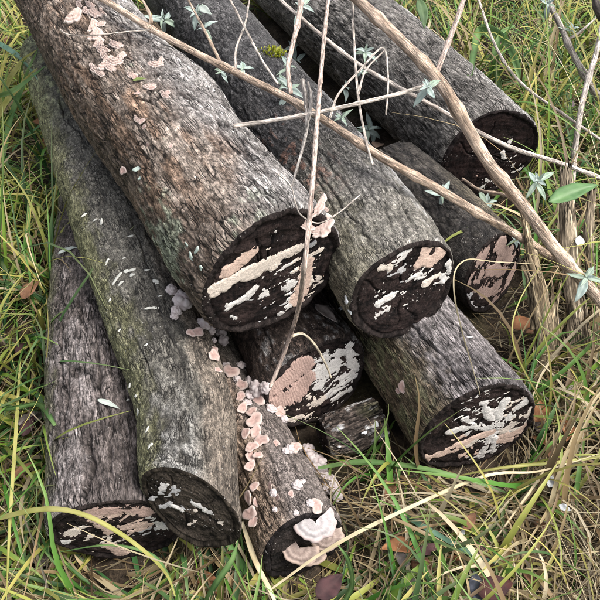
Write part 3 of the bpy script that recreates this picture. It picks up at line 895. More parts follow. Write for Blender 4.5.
# ------------------------------------------------------------------ stems, stalks, leaves
def settle(path, radius, lift=0.0012, smooth=True):
    """path = [(px, py, z)]: returns world points; any sample that would sink into a log is drawn back along its own ray until it touches"""
    P3 = np.array([list(at_z(*p)) for p in path])
    n = max(24, 10 * len(path))
    C = catmull(P3, n) if len(path) > 2 else P3[0] + (P3[-1] - P3[0]) * np.linspace(0, 1, n)[:, None]
    X, Y = to_px(C)
    t = C[:, 1] * CP - (C[:, 2] - CAM_H) * SP
    lim = np.full(n, 99.0)
    for i in range(n):
        if -30 < X[i] < 630 and -30 < Y[i] < 630:
            h = hit(X[i], Y[i])
            if h[3] is not None:
                lim[i] = h[2] - radius * 1.25 - lift
    for _ in range(10):
        t2 = np.minimum(t, lim)
        k = np.convolve(np.pad(t2, 2, mode='edge'), [.1, .2, .4, .2, .1], 'valid')
        t = np.where(np.abs(k - t) > 0, k, t) if smooth else t2
    t = np.minimum(t, lim + radius * .5)
    return np.array([list(at_depth(X[i], Y[i], t[i])) for i in range(n)])

def tube(C, r0, r1, seed, cdark, clight, sides=12, nodes=0, flat=1.0, rag=0.0, base=(0, 0, 0), lump=.05):
    n = max(40, len(C) * 2)
    C = catmull(C, n)
    T, N, B = frames(C)
    L = np.r_[0, np.cumsum(np.linalg.norm(np.diff(C, axis=0), axis=1))]
    th = np.linspace(0, 2 * math.pi, sides, endpoint=False)
    TH, S = np.meshgrid(th, L)
    rad = np.repeat((r0 + (r1 - r0) * L / L[-1])[:, None], sides, 1)
    q = np.stack([rad * np.cos(TH), rad * np.sin(TH), S], -1).reshape(-1, 3)
    nzz = fbm(q * np.array([1 / r0 * .9, 1 / r0 * .9, 18]) + seed, 3, seed)
    rad = rad * (1 + lump * nzz.reshape(rad.shape))
    for k in range(nodes):
        sn = L[-1] * (k + .5 + .2 * math.sin(seed + k * 5)) / nodes
        rad *= 1 + .28 * np.exp(-((S - sn) / (r0 * 1.3)) ** 2)
    rad[0] *= .6; rad[-1] *= .6
    V = C[:, None] + rad[..., None] * (np.cos(TH)[..., None] * N[:, None] * flat + np.sin(TH)[..., None] * B[:, None])
    if rag:
        V = V + rag * (fbm(q * np.array([500, 500, 25]), 2, seed + 3).reshape(rad.shape)[..., None]) * (np.cos(TH)[..., None] * N[:, None] + np.sin(TH)[..., None] * B[:, None])
        jag = vnoise(np.stack([np.cos(th) * 3, np.sin(th) * 3, th * 0 + seed], 1), seed) + .5 * vnoise(np.stack([np.cos(th) * 9, np.sin(th) * 9, th * 0], 1), seed + 1)
        ez = np.linspace(0, 1, 12)[:, None] ** 2
        V[-12:] += (ez * jag[None] * r0 * 1.6)[..., None] * T[-12:, None]
    tone = np.clip(.5 + .45 * nzz + .3 * fbm(q * np.array([500, 500, 40]), 2, seed + 6) + (.5 * fbm(q * np.array([500, 500, 25]), 2, seed + 3) if rag else 0), 0, 1)
    col = mix3(cdark, clight, tone)
    V = V.reshape(-1, 3) - np.array(base)
    # end caps
    n0 = len(V)
    V = np.vstack([V, V[:sides].mean(0), V[-sides:].mean(0)])
    i = np.arange(sides); j = (i + 1) % sides
    tris = np.vstack([np.stack([i, np.full(sides, n0), j], 1)[:, ::-1], np.stack([(n - 1) * sides + i, (n - 1) * sides + j, np.full(sides, n0 + 1)], 1)])
    col = np.vstack([col, col[:1], col[-1:]]); q = np.vstack([q, q[:1], q[-1:]])
    return np_mesh('stalk', V, grid_faces(n, sides, True)[:, ::-1], {'Col': col, 'barkco': q}, tris)

def leaf_mesh(seed, w=.26, curl=.25, fold=.35, c0=(.25, .33, .30), c1=(.43, .51, .475), rib=(.5, .56, .5), teeth=0.0):
    """lance-shaped leaf of unit length along +y, upper side +z, with a real thickness"""
    nl, nw = 15, 7
    t = np.linspace(0, 1, nl); u = np.linspace(-1, 1, nw)
    Tt, U = np.meshgrid(t, u, indexing='ij')
    prof = (np.sin(math.pi * np.clip(Tt, 0, 1) ** .8) ** .9) * (1 - .25 * Tt) + .03
    prof *= 1 + teeth * np.sin(Tt * 60)
    rs = np.random.default_rng(seed)
    x = U * w * .5 * prof + .05 * np.sin(Tt * 3 + rs.uniform(0, 6)) * Tt
    ang = curl * Tt ** 1.5
    y = Tt * np.cos(ang * .6)
    z = -curl * Tt ** 2 * .6 + fold * np.abs(U) * prof * w * .5 + .012 * np.sin(Tt * 17 + U * 3 + seed)
    top = np.stack([x, y, z], -1).reshape(-1, 3)
    bot = top - np.array([0, 0, .008])
    V = np.vstack([top, bot])
    tone = np.clip(.5 + .5 * fbm(V * 7, 2, seed), 0, 1)
    c = mix3(c0, c1, tone)
    ribm = np.tile(np.exp(-(U.ravel() / .12) ** 2), 2) * .6
    c = c * (1 - ribm[:, None]) + np.array(rib) * ribm[:, None]
    c[len(top):] = c[len(top):] * .5 + np.array([.5, .53, .5]) * .5
    Q = grid_faces(nl, nw)
    Qb = Q[:, ::-1] + len(top)
    # rim
    loop = list(range(0, nw)) + [r * nw + nw - 1 for r in range(1, nl)] + [(nl - 1) * nw + c_ for c_ in range(nw - 2, -1, -1)] + [r * nw for r in range(nl - 2, 0, -1)]
    rim = [[a, b, b + len(top), a + len(top)] for a, b in zip(loop, loop[1:] + loop[:1])]
    return np_mesh('leaf', V, np.vstack([Q[:, ::-1][:, ::-1], Qb, np.array(rim)[:, ::-1]]), {'Col': np.clip(c, .01, .85), 'barkco': V})

LEAVES = [leaf_mesh(i * 3 + 1, .29 + .05 * (i % 3), .1 + .3 * (i % 4), .3 + .25 * (i % 2), *(((.25, .33, .30), (.43, .51, .475), (.5, .56, .5)) if i % 3 else ((.20, .28, .20), (.36, .44, .36), (.42, .5, .42)))) for i in range(10)]

def add_leaf(parent, base_pt, tip_dir, up, size, me, wscale=1.0):
    o = bpy.data.objects.new('leaf', me)
    if not me.materials: me.materials.append(M['leaf'])
    COL.objects.link(o)
    o.parent = parent
    y = tip_dir.normalized()
    z = (up - y * up.dot(y)).normalized()
    x = y.cross(z)
    R3 = Matrix((x, y, z)).transposed() @ Matrix.Diagonal((size * wscale, size, size))
    root = parent
    off = Vector(parent.location) if parent.parent is None else Vector(parent.parent.location) + Vector(parent.location)
    o.matrix_local = Matrix.Translation(base_pt - off) @ R3.to_4x4()
    return o

def sprig(parent, px, py, size_px, n, lift, seed, depth=None, axis=None):
    """a tuft of opposite leaves growing at a shoot tip, seen at this pixel"""
    rs = random.Random(seed)
    h = hit(px, py)
    t = depth_of(at_z(px, py, -lift)) if lift < 0 else h[2] - lift
    p = at_depth(px, py, t)
    sz = 1.2 * size_px * t / FPX
    n = n + 2
    ax = Vector(axis) if axis else Vector((rs.uniform(-.3, .3), rs.uniform(-.7, -.2), .8))
    ax.normalize()
    ref = Vector((1, 0, 0)); e1 = (ref - ax * ref.dot(ax)).normalized(); e2 = ax.cross(e1)
    a0 = rs.uniform(0, 3.1)
    for k in range(n):
        pair, side = divmod(k, 2)
        a = a0 + pair * math.pi / 2 + side * math.pi + rs.uniform(-.3, .3)
        rise = -.05 + .4 * pair + rs.uniform(-.4, .4)
        d = (e1 * math.cos(a) + e2 * math.sin(a)) + ax * rise
        s_ = sz * (1 - .18 * pair) * rs.uniform(.5, 1.15)
        add_leaf(parent, p + ax * sz * (.08 * pair - .1), d, ax, s_, rs.choice(LEAVES))

TAN = ((.28, .20, .14), (.66, .52, .41)); PALE_TW = ((.38, .32, .28), (.72, .65, .58)); PINK_TW = ((.34, .25, .21), (.66, .54, .47)); GREY_TW = ((.15, .13, .12), (.46, .42, .38))

def stem(path, w0, w1, cols, label, sprigs=(), twigs=(), nodes=6, group=None, name='shrub_stem', lump=.05, sides=12):
    """path pixels with heights; w in px at the ends; twigs = (path, w, sprigs) are side shoots"""
    tm = [depth_of(at_z(*path[0])), depth_of(at_z(*path[-1]))]
    r0, r1 = .5 * w0 * tm[0] / FPX, .5 * w1 * tm[1] / FPX
    C = settle(path, max(r0, r1))
    base = Vector(C[0])
    root = empty(name, base)
    tag(root, label, 'stem', group)
    me = tube(C, r0, r1, sum(map(ord, label)) % 997, *cols, nodes=nodes, base=base, lump=lump, sides=sides)
    mobj('stalk', me, M['stem'], root)
    for i, sp in enumerate(sprigs):
        sprig(root, *sp[:4], sp[4] if len(sp) > 4 else .02, sum(map(ord, label)) + i * 13)
    for j, (tp, w, sps) in enumerate(twigs):
        tt = depth_of(at_z(*tp[0]))
        Ct = settle(tp, .5 * w * tt / FPX)
        mobj('side_twig', tube(Ct, .5 * w * tt / FPX, .32 * w * tt / FPX, 50 + j, *(cols if w > 3 else PALE_TW), nodes=3, base=base, sides=8), M['stem'], root)
        for i, sp in enumerate(sps):
            sprig(root, *sp[:4], sp[4] if len(sp) > 4 else .02, sum(map(ord, label)) + i * 29 + j * 101)
    return root

stem([(640, 345, .12), (600, 300, .2), (560, 255, .27), (525, 208, .33), (490, 165, .38), (462, 118, .42), (437, 78, .45), (395, 35, .48), (352, -6, .50), (320, -40, .5)], 11.5, 10, TAN,
     'thickest tan woody stem, slanting across the black faced log',
     [(428, 88, 20, 6, -.475), (537, 182, 24, 6, -.36), (586, 278, 20, 6, -.25)], [([(520, 205, .335), (505, 195, .33), (480, 190, .31), (462, 178, .30)], 4, [])], nodes=7)
stem([(575, 275, .06), (548, 255, .16), (515, 234, .25), (478, 213, .32), (440, 190, .37), (400, 168, .4), (370, 150, .41), (300, 105, .42), (235, 72, .43), (200, 55, .44), (150, 28, .46), (105, 0, .49), (80, -16, .49)], 7.5, 6, TAN,
     'long tan stem lying over the dark log and past the dead stalks',
     [(443, 194, 22, 5, .03), (487, 203, 20, 5, .04), (341, 118, 14, 5, .03), (290, 90, 22, 6, .03), (515, 240, 10, 4, .03)],
     [([(150, 28, .46), (150, 15, .48), (138, -8, .5)], 3.5, [(164, 20, 24, 6, .06)]),
      ([(222, 66, .43), (212, 45, .45), (198, 18, .46), (184, -8, .47)], 3.5, [(204, 28, 14, 5, .05), (197, 12, 14, 4, .05), (222, 72, 12, 4, .03)]),
      ([(236, 72, .43), (236, 50, .45), (246, 20, .47), (250, -8, .48)], 2.5, [(243, 68, 12, 4, .03)])], nodes=9)
stem([(270, 388, .17), (285, 350, .22), (298, 310, .33), (305, 260, .46), (312, 190, .475), (318, 110, .48), (323, 50, .49), (329, -10, .5)], 4, 3.8, PINK_TW,
     'slim upright pinkish stem crossing in front of the uppermost cut face', nodes=5)
stem([(233, 126, .43), (262, 122, .44), (310, 114, .455), (360, 103, .46), (405, 92, .47), (430, 84, .47)], 4.2, 4, PALE_TW, 'straight pale twig lying crosswise over two stems', nodes=4)
stem([(612, 182, .24), (560, 163, .27), (515, 149, .3), (475, 130, .34), (437, 108, .38), (400, 88, .41), (360, 65, .43), (320, 34, .46), (276, -4, .48), (250, -30, .48)], 4.4, 3.2, PALE_TW,
     'thin pale stem running past the black cut face behind the thickest stem', nodes=7)
stem([(292, 186, .42), (302, 150, .44), (307, 125, .45), (306, 100, .455), (302, 79, .46)], 2.2, 5, GREY_TW, 'short forked dead twig with a broken stub', twigs=[([(307, 125, .45), (311, 100, .46), (308, 82, .465)], 4, [])], nodes=2)
stem([(291, 94, .43), (288, 70, .44), (292, 48, .46), (298, 22, .48), (302, -6, .5)], 4.5, 5.5, PINK_TW, 'leafy pinkish shoot in front of the gap between dark and furrowed logs',
     [(294, 47, 13, 5, .08), (289, 66, 14, 5, .06), (302, 6, 16, 6, .12), (297, 60, 9, 3, .06), (286, 84, 13, 4, .05)], nodes=4)
stem([(373, 165, .40), (366, 140, .42), (358, 95, .44), (354, 40, .46), (352, -6, .48)], 2.5, 2.5, PALE_TW, 'hair thin leafy shoot beside the thickest stem over the furrowed log',
     [(368, 130, 15, 5, .08), (362, 72, 9, 4, .08)], [([(358, 95, .44), (366, 70, .45), (385, 50, .46)], 2.5, [(365, 52, 14, 5, .1)])], nodes=4)
stem([(330, 118, .43), (338, 95, .44), (360, 70, .45), (383, 48, .46), (388, 80, .45), (386, 115, .43)], 2.5, 2, PALE_TW, 'looped wiry twig over the furrowed log', [(345, 88, 11, 4, .06), (372, 128, 14, 3, .06)], nodes=3)
stem([(278, 84, .44), (262, 60, .45), (246, 30, .47), (227, -6, .49)], 2.5, 2.2, PALE_TW, 'hair thin bare twig over the dark log', nodes=3)
stem([(437, 72, .30), (446, 48, .33), (456, 22, .36), (466, -8, .4)], 5.5, 5, PINK_TW, 'bare brownish shoot rising behind the thickest stem beside the grass', nodes=2)
stem([(604, 104, .12), (590, 85, .17), (570, 48, .24), (560, 25, .28), (545, -4, .33)], 7, 5, GREY_TW, 'stout grey twig with small leaves over the grass behind', [(572, 30, 13, 6, -.27), (548, 4, 13, 5, -.33)], [([(566, 40, .25), (580, 32, .27), (604, 10, .3)], 2.5, [])], nodes=4)
stem([(604, 142, .14), (560, 112, .16), (520, 82, .18), (495, 45, .2), (477, -5, .24)], 3, 2.5, PALE_TW, 'thin bare arching twig over the green grass behind', nodes=3)
stem([(572, 185, .05), (575, 150, .12), (583, 100, .2), (597, 50, .28), (606, 10, .32)], 6, 5, PALE_TW, 'straw coloured stem leaning up behind the big green leaf', nodes=3)
stem([(602, 20, .3), (597, 8, .33), (594, -10, .36)], 7, 6, ((.03, .025, .022), (.12, .1, .09)), 'dark twig stub at the far grass edge', nodes=1)
stem([(546, 384, .012), (558, 383, .015), (572, 380, .015), (592, 374, .012)], 8, 7, ((.006, .005, .005), (.05, .04, .035)), 'black rotten stick lying behind the log split lengthwise', name='rotten_stick', nodes=2, lump=.15)
# thin tendrils on the upper log and face
stem([(60, 30, .47), (70, 35, .475), (95, 35, .48), (125, 32, .48), (150, 30, .47)], 1.6, 1.4, PALE_TW, 'hair thin tendril looped round the far end of the uppermost log', nodes=0, name='tendril', sides=6)
stem([(275, 172, .46), (290, 185, .455), (296, 205, .45), (302, 216, .44), (320, 223, .43), (342, 210, .40), (360, 195, .385)], 1.6, 1.4, PALE_TW, 'curling hair thin tendril across the uppermost cut rim', nodes=0, name='tendril', sides=6)
stem([(292, 336, .26), (303, 334, .24), (315, 345, .21), (326, 365, .16), (331, 378, .14)], 3.2, 2.0, ((.5, .42, .3), (.74, .66, .52)), 'bent straw hooked before the fuzzy pink face', nodes=0, name='straw', sides=8)

def dead_stalk(path, w0, w1, flat, rag, cols, label, splinters=()):
    tm = depth_of(at_z(*path[0]))
    r0, r1 = .5 * w0 * tm / FPX, .5 * w1 * tm / FPX
    C = settle(path, r0 * .8)
    base = Vector(C[0])
    root = empty('dead_stalk', base)
    tag(root, label, 'stalk', 'dead stalks standing beside the logs')
    mobj('stalk', tube(C, r0, r1, sum(map(ord, label)) % 991, *cols, sides=30, flat=flat, rag=rag, base=base, lump=.16), M['stalk'], root)
    for i, (sp, w) in enumerate(splinters):
        Cs = settle(sp, .002)
        mobj('splinter', tube(Cs, .5 * w * tm / FPX, .15 * w * tm / FPX, 70 + i, *cols, sides=10, flat=.6, rag=.0008, base=base, lump=.15), M['stalk'], root)
    return root
STRAW = ((.15, .11, .065), (.66, .53, .35)); STRAW2 = ((.12, .092, .062), (.56, .46, .33))
dead_stalk([(549, 385, .0), (546, 350, .05), (541, 315, .11), (536, 285, .16), (530, 262, .2)], 25, 20, .6, .0022, STRAW, 'broad torn straw coloured stalk with a hollow splintered top', [([(540, 300, .13), (530, 250, .22), (524, 215, .28), (516, 190, .32)], 13), ([(552, 330, .08), (553, 300, .12), (551, 278, .16)], 8), ([(533, 330, .09), (531, 300, .13), (529, 280, .16)], 6)])
dead_stalk([(580, 372, .0), (578, 340, .05), (573, 290, .12), (569, 240, .19), (567, 200, .25), (566, 178, .28)], 21, 14, .7, .0018, STRAW2, 'tall upright grey brown stalk under the thickest stem', [([(588, 350, .04), (586, 310, .1), (582, 290, .13)], 6)])
dead_stalk([(596, 330, .0), (592, 285, .06), (588, 235, .13), (592, 190, .19)], 12, 8, .7, .0015, STRAW2, 'narrow dried stalk leaning beyond the tall upright one', [])

for (pth, w, lb) in [([(560, 380, .0), (558, 345, .05), (556, 310, .1), (560, 285, .14)], 7, 'thin split stalk between the torn and the tall upright stalks'),
                     ([(540, 388, .0), (535, 355, .05), (536, 325, .09)], 6, 'short thin split stalk at the foot of the torn stalk'),
                     ([(592, 378, .0), (594, 340, .05), (598, 300, .1), (604, 262, .15)], 9, 'thin split stalk bending away behind the tall upright stalk'),
                     ([(572, 388, .0), (570, 360, .04), (563, 335, .08)], 6, 'broken stub of stalk before the tall upright stalk'),
                     ([(600, 392, .0), (596, 360, .04), (588, 325, .09)], 7, 'pale split stalk leaning onto the thickest stem')]:
    dead_stalk(pth, w, w * .5, .5, .0012, STRAW, lb, [])

# ------------------------------------------------------------------ single leaves, petals
def lone_leaf(px, py, ln, wd, ang, cols, label, lift=.004, cat='leaf', curl=.3, group=None, tilt=0.0, z=None, name='fallen_leaf', mat='dead_leaf', teeth=0):
    if z is None:
        p, n, t, k = hit(px, py)
        p = p + n * lift
        if k is None: p = at_z(px, py, lift + .01)
    else:
        p = at_z(px, py, z); n = Vector((0, -.3, 1)); t = depth_of(p)
    L = ln * t / FPX
    me = leaf_mesh(int(px * 3 + py), wd / ln, curl, .25, *cols, teeth=teeth)
    cam_r = Vector((1, 0, 0)); cam_u = Vector((0, SP, CP))
    d = cam_r * math.cos(ang) + cam_u * math.sin(ang)
    n = (n + Vector((tilt, 0, 0))).normalized()
    d = (d - n * d.dot(n)).normalized()
    x = d.cross(n)
    R3 = Matrix((x, d, n)).transposed() @ Matrix.Diagonal((L, L, L))
    o = mobj(name, me, M[mat])
    o.matrix_world = Matrix.Translation(p - d * L * .5) @ R3.to_4x4()
    tag(o, label, cat, group)
    return o
BRN = ((.10, .05, .03), (.26, .13, .07), (.2, .1, .05)); ORG = ((.22, .09, .04), (.42, .20, .09), (.3, .13, .06)); PUR = ((.022, .010, .012), (.08, .034, .036), (.07, .035, .035)); GRYL = ((.16, .13, .12), (.34, .30, .28), (.2, .17, .16))
PALE_L = ((.34, .39, .35), (.47, .51, .47), (.5, .54, .5)); GRN = ((.06, .14, .05), (.14, .26, .10), (.25, .35, .2)); YEL = ((.50, .46, .04), (.66, .62, .10), (.6, .55, .1)); WHT_L = ((.46, .48, .49), (.60, .62, .63), (.55, .57, .57))
lone_leaf(575, 192, 62, 20, .45, GRN, 'large green leaf hanging above the dead stalks', z=.30, name='green_leaf', mat='leaf', curl=.15)
lone_leaf(422, 12, 38, 12, -1.5, ((.05, .09, .04), (.10, .16, .07), (.14, .2, .1)), 'dark green drooping leaf beside the brownish shoot', z=.38, name='green_leaf', mat='leaf', curl=.2)
lone_leaf(575, 84, 15, 9, .2, YEL, 'bright yellow leaf lying in the grass behind', z=.06, name='fallen_leaf', mat='leaf')
lone_leaf(570, 103, 16, 12, .9, ((.16, .12, .14), (.3, .24, .26), (.2, .16, .17)), 'grey purple dead leaf in the grass behind', z=.045)
lone_leaf(325, 318, 30, 15, -1.0, GRYL, 'grey brown dead leaf stuck between the two upper cut faces', lift=.012, curl=.1)
lone_leaf(69, 251, 22, 7, .35, PALE_L, 'pale slender leaf lying across the leftmost log', mat='leaf', curl=.1)
lone_leaf(109, 405, 24, 6, -.35, PALE_L, 'pale slender leaf at the joint of the leftmost and mossy logs', mat='leaf', curl=.1, lift=.006)
lone_leaf(140, 81, 14, 6, .1, ((.10, .14, .04), (.2, .25, .08), (.2, .24, .1)), 'little green leaf on the uppermost log', mat='leaf', curl=.1)
lone_leaf(212, 22, 24, 9, -.9, PALE_L, 'single pale leaf resting on the dark log', mat='leaf', lift=.03, curl=.1)
lone_leaf(379, 142, 22, 13, 1.3, ((.26, .17, .12), (.44, .32, .24), (.4, .28, .2)), 'curled tan dead leaf caught under the long tan stem', lift=.02, curl=.6)
lone_leaf(541, 408, 34, 20, 1.1, ORG, 'orange brown dead leaf against the streaked pink and white face', z=.05, curl=.5)
lone_leaf(524, 322, 30, 18, .5, ORG, 'orange brown dead leaf in the hollow behind the torn stalk', z=.06, curl=.5)
lone_leaf(597, 325, 26, 18, .9, ORG, 'orange brown dead leaf behind the narrow dried stalk', z=.05, curl=.4)
lone_leaf(30, 288, 28, 15, 1.2, BRN, 'brown dead leaf tucked in grass beside the leftmost log', z=.1, curl=.4)
lone_leaf(28, 425, 24, 14, 1.3, PUR, 'dark purplish leaf deep in the grass beside the leftmost log', z=.06)
lone_leaf(330, 585, 36, 24, .8, PUR, 'dark purple leaf in the grass below the blackened end', z=.07)
lone_leaf(498, 588, 44, 26, .3, ((.025, .007, .007), (.07, .018, .016), (.07, .025, .02)), 'glossy dark red leaf low in the grass', z=.085, curl=.5)
lone_leaf(478, 586, 30, 20, 1.6, ((.03, .035, .05), (.10, .11, .14), (.08, .09, .1)), 'wet slate coloured leaf beside the dark red leaf', z=.08, curl=.3)
lone_leaf(430, 548, 26, 12, .4, ((.06, .025, .03), (.14, .07, .07), (.1, .05, .05)), 'reddish brown leaf under green grass blades', z=.06)
lone_leaf(470, 520, 24, 12, 1.0, BRN, 'brown dead leaf in the dry grass below the streaked face', z=.07)
lone_leaf(551, 481, 14, 9, 1.2, WHT_L, 'white petal in the dry grass, closer to the streaked face', z=.07, name='petal', mat='leaf', cat='petal', curl=.2)
lone_leaf(565, 508, 13, 8, -.5, WHT_L, 'white petal in the dry grass, farther from the streaked face', z=.07, name='petal', mat='leaf', cat='petal', curl=.2)
lone_leaf(463, 530, 12, 5, 1.4, WHT_L, 'narrow whitish petal among brown leaves', z=.06, name='petal', mat='leaf', cat='petal', curl=.1)
lone_leaf(580, 240, 16, 10, 1.2, WHT_L, 'whitish leaf caught on the tall upright stalk', z=.2, name='fallen_leaf', mat='leaf', curl=.3)

def moss(px, py, w, label):
    p, n, t, k = hit(px, py)
    rs = np.random.default_rng(5)
    V, Q, Cc = [], [], []
    for i in range(150):
        a = rs.uniform(0, 6.28); r = math.sqrt(rs.uniform()) * w * .5 * t / FPX
        c = np.array(p) + np.array([math.cos(a) * r, math.sin(a) * r * .7, -.002])
        d = np.array([math.cos(a), math.sin(a), 1.2]) + rs.normal(0, .6, 3); d /= np.linalg.norm(d)
        s_ = np.cross(d, [.3, .2, .9]); s_ /= np.linalg.norm(s_)
        L = rs.uniform(.006, .014); ww = .0016
        b = len(V)
        V += [c - s_ * ww, c + s_ * ww, c + d * L * .7 + s_ * ww, c + d * L * .7 - s_ * ww, c + d * L]
        Q.append((b, b + 1, b + 2, b + 3)); 
        cc = np.array([.30, .32, .03]) * rs.uniform(.5, 1.4)
        Cc += [cc] * 5
    V = np.array(V); T3 = [(q[3], q[2], q[2] + 2 if False else q[0] + 4) for q in Q]
    me = np_mesh('moss_tuft', V - np.array(p), Q, {'Col': np.array(Cc), 'barkco': V}, T3)
    o = mobj('moss_tuft', me, M['grass'], loc=p)
    tag(o, label, 'moss', kind='stuff')
moss(272, 53, 26, 'bright yellow green moss tuft in the gap by the furrowed log')

# ------------------------------------------------------------------ grass
G_GREEN = np.array([[.05, .16, .02], [.09, .22, .035], [.15, .26, .03], [.04, .12, .035], [.03, .085, .025]])
G_YELL = np.array([[.27, .29, .06], [.36, .33, .085], [.20, .25, .05]])
G_DRY = np.array([[.34, .26, .14], [.44, .36, .22], [.24, .17, .085], [.48, .41, .28], [.13, .085, .045], [.20, .13, .065]])

def ribbons(root, az, L, e0, bend, w, cols, seg=8, side=None, zmin=.004, avoid=True, fold=.35, swirl=None):
    """many curved grass blades: returns verts, quads, colours"""
    n = len(L)
    t = np.linspace(0, 1, seg + 1)
    P = np.zeros((n, seg + 1, 3)); P[:, 0] = root
    ea = e0.copy(); a = az.copy()
    for k in range(1, seg + 1):
        st = (L / seg)
        P[:, k, 0] = P[:, k - 1, 0] + np.cos(ea) * np.cos(a) * st
        P[:, k, 1] = P[:, k - 1, 1] + np.cos(ea) * np.sin(a) * st
        P[:, k, 2] = np.maximum(P[:, k - 1, 2] + np.sin(ea) * st, zmin)
        ea = np.maximum(ea - bend / seg * (.4 + 1.2 * t[k]), -1.35)
        if swirl is not None: a = a + swirl / seg
    keep = np.ones(n, bool)
    if avoid:
        g, dr = log_clear(P.reshape(-1, 3))
        g = g.reshape(n, seg + 1); dr = dr.reshape(n, seg + 1, 3)
        keep = (g.min(1) > -.018) & (g[:, 0] > .0)
        for key, rad in (('G', .085), ('I', .11)):      # no blades standing close before these cut ends
            c0 = LI[key]['c'] - LI[key]['T'] * .05
            keep &= ((np.linalg.norm(P - c0, axis=2) > rad) | (P[..., 2] < .04)).all(1)
        push = np.clip(.006 - g, 0, .03)
        P = P + dr * push[..., None]
        P[..., 2] = np.maximum(P[..., 2], zmin)
        for _ in range(2):
            P[:, 1:-1] = .25 * P[:, :-2] + .5 * P[:, 1:-1] + .25 * P[:, 2:]
        D = np.diff(P, axis=1); D /= np.maximum(np.linalg.norm(D, axis=2), 1e-6)[..., None]
        keep &= ((D[:, 1:] * D[:, :-1]).sum(2).min(1) > .62)
    P, w, cols, az = P[keep], w[keep], cols[keep], az[keep]
    n = len(P)
    Td = np.gradient(P, axis=1)
    Td /= np.maximum(np.linalg.norm(Td, axis=2), 1e-6)[..., None]
    sd = np.cross(Td, np.array([0, 0, 1.0]))
    sd += np.stack([-np.sin(az), np.cos(az), 0 * az], 1)[:, None] * -.05
    sd /= np.maximum(np.linalg.norm(sd, axis=2), 1e-6)[..., None]
    up = np.cross(sd, Td)
    prof = (1 - t ** 2.2) * .9 + .1
    prof = prof * np.clip(.55 + t * 2.2, 0, 1)
    hw = (w[:, None] * .5 * prof[None])[..., None]
    V = np.stack([P - sd * hw, P - up * hw * fold, P + sd * hw], 2)          # n, seg+1, 3, 3
    V = V.reshape(-1, 3)
    r = np.arange(seg)
    q1 = np.stack([r * 3, r * 3 + 1, r * 3 + 4, r * 3 + 3], 1)
    q2 = q1 + 1
    q = np.vstack([q1, q2])
    Q = (np.arange(n)[:, None, None] * (seg + 1) * 3 + q[None]).reshape(-1, 4)
    tipc = np.array([.5, .42, .22])
    k = (t ** 3)[None, :, None] * .5
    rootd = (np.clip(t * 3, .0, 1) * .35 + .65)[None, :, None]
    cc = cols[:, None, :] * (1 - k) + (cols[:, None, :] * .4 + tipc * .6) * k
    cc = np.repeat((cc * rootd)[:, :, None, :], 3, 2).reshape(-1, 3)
    return V, Q, cc

PILE = np.array([[-.33, .52], [-.2, .5], [.0, .5], [.055, .62], [.14, .64], [.2, .6], [.3, .62], [.33, .72], [.36, .98], [.45, 1.02], [.48, 1.32], [.36, 1.7], [.15, 2.2], [-.5, 2.4], [-.66, 1.75], [-.58, 1.5], [-.43, 1.0]])

def in_pile(root):
    x, y = root[:, 0], root[:, 1]
    ins = np.zeros(len(x), bool)
    for (x0, y0), (x1, y1) in zip(PILE, np.roll(PILE, -1, 0)):
        c = ((y0 > y) != (y1 > y)) & (x < (x1 - x0) * (y - y0) / (y1 - y0 + 1e-12) + x0)
        ins ^= c
    return ins

def pick(pal, n):
    return pal[RNG.integers(0, len(pal), n)] * RNG.uniform(.55, 1.35, (n, 1))

def field(n, kind):
    # roots denser near the camera, where single blades show
    y = .12 + RNG.random(n) ** 1.35 * 2.9
    x = RNG.uniform(-1, 1, n) * (.42 + .55 * y)
    root = np.stack([x, y, np.full(n, -.004)], 1)
    px, py = to_px(root)
    clump = fbm(root * np.array([9, 9, 0]) + 3, 3, 811)
    clump2 = fbm(root * np.array([26, 26, 0]) + 8, 2, 812)
    return root, px, py, clump, clump2

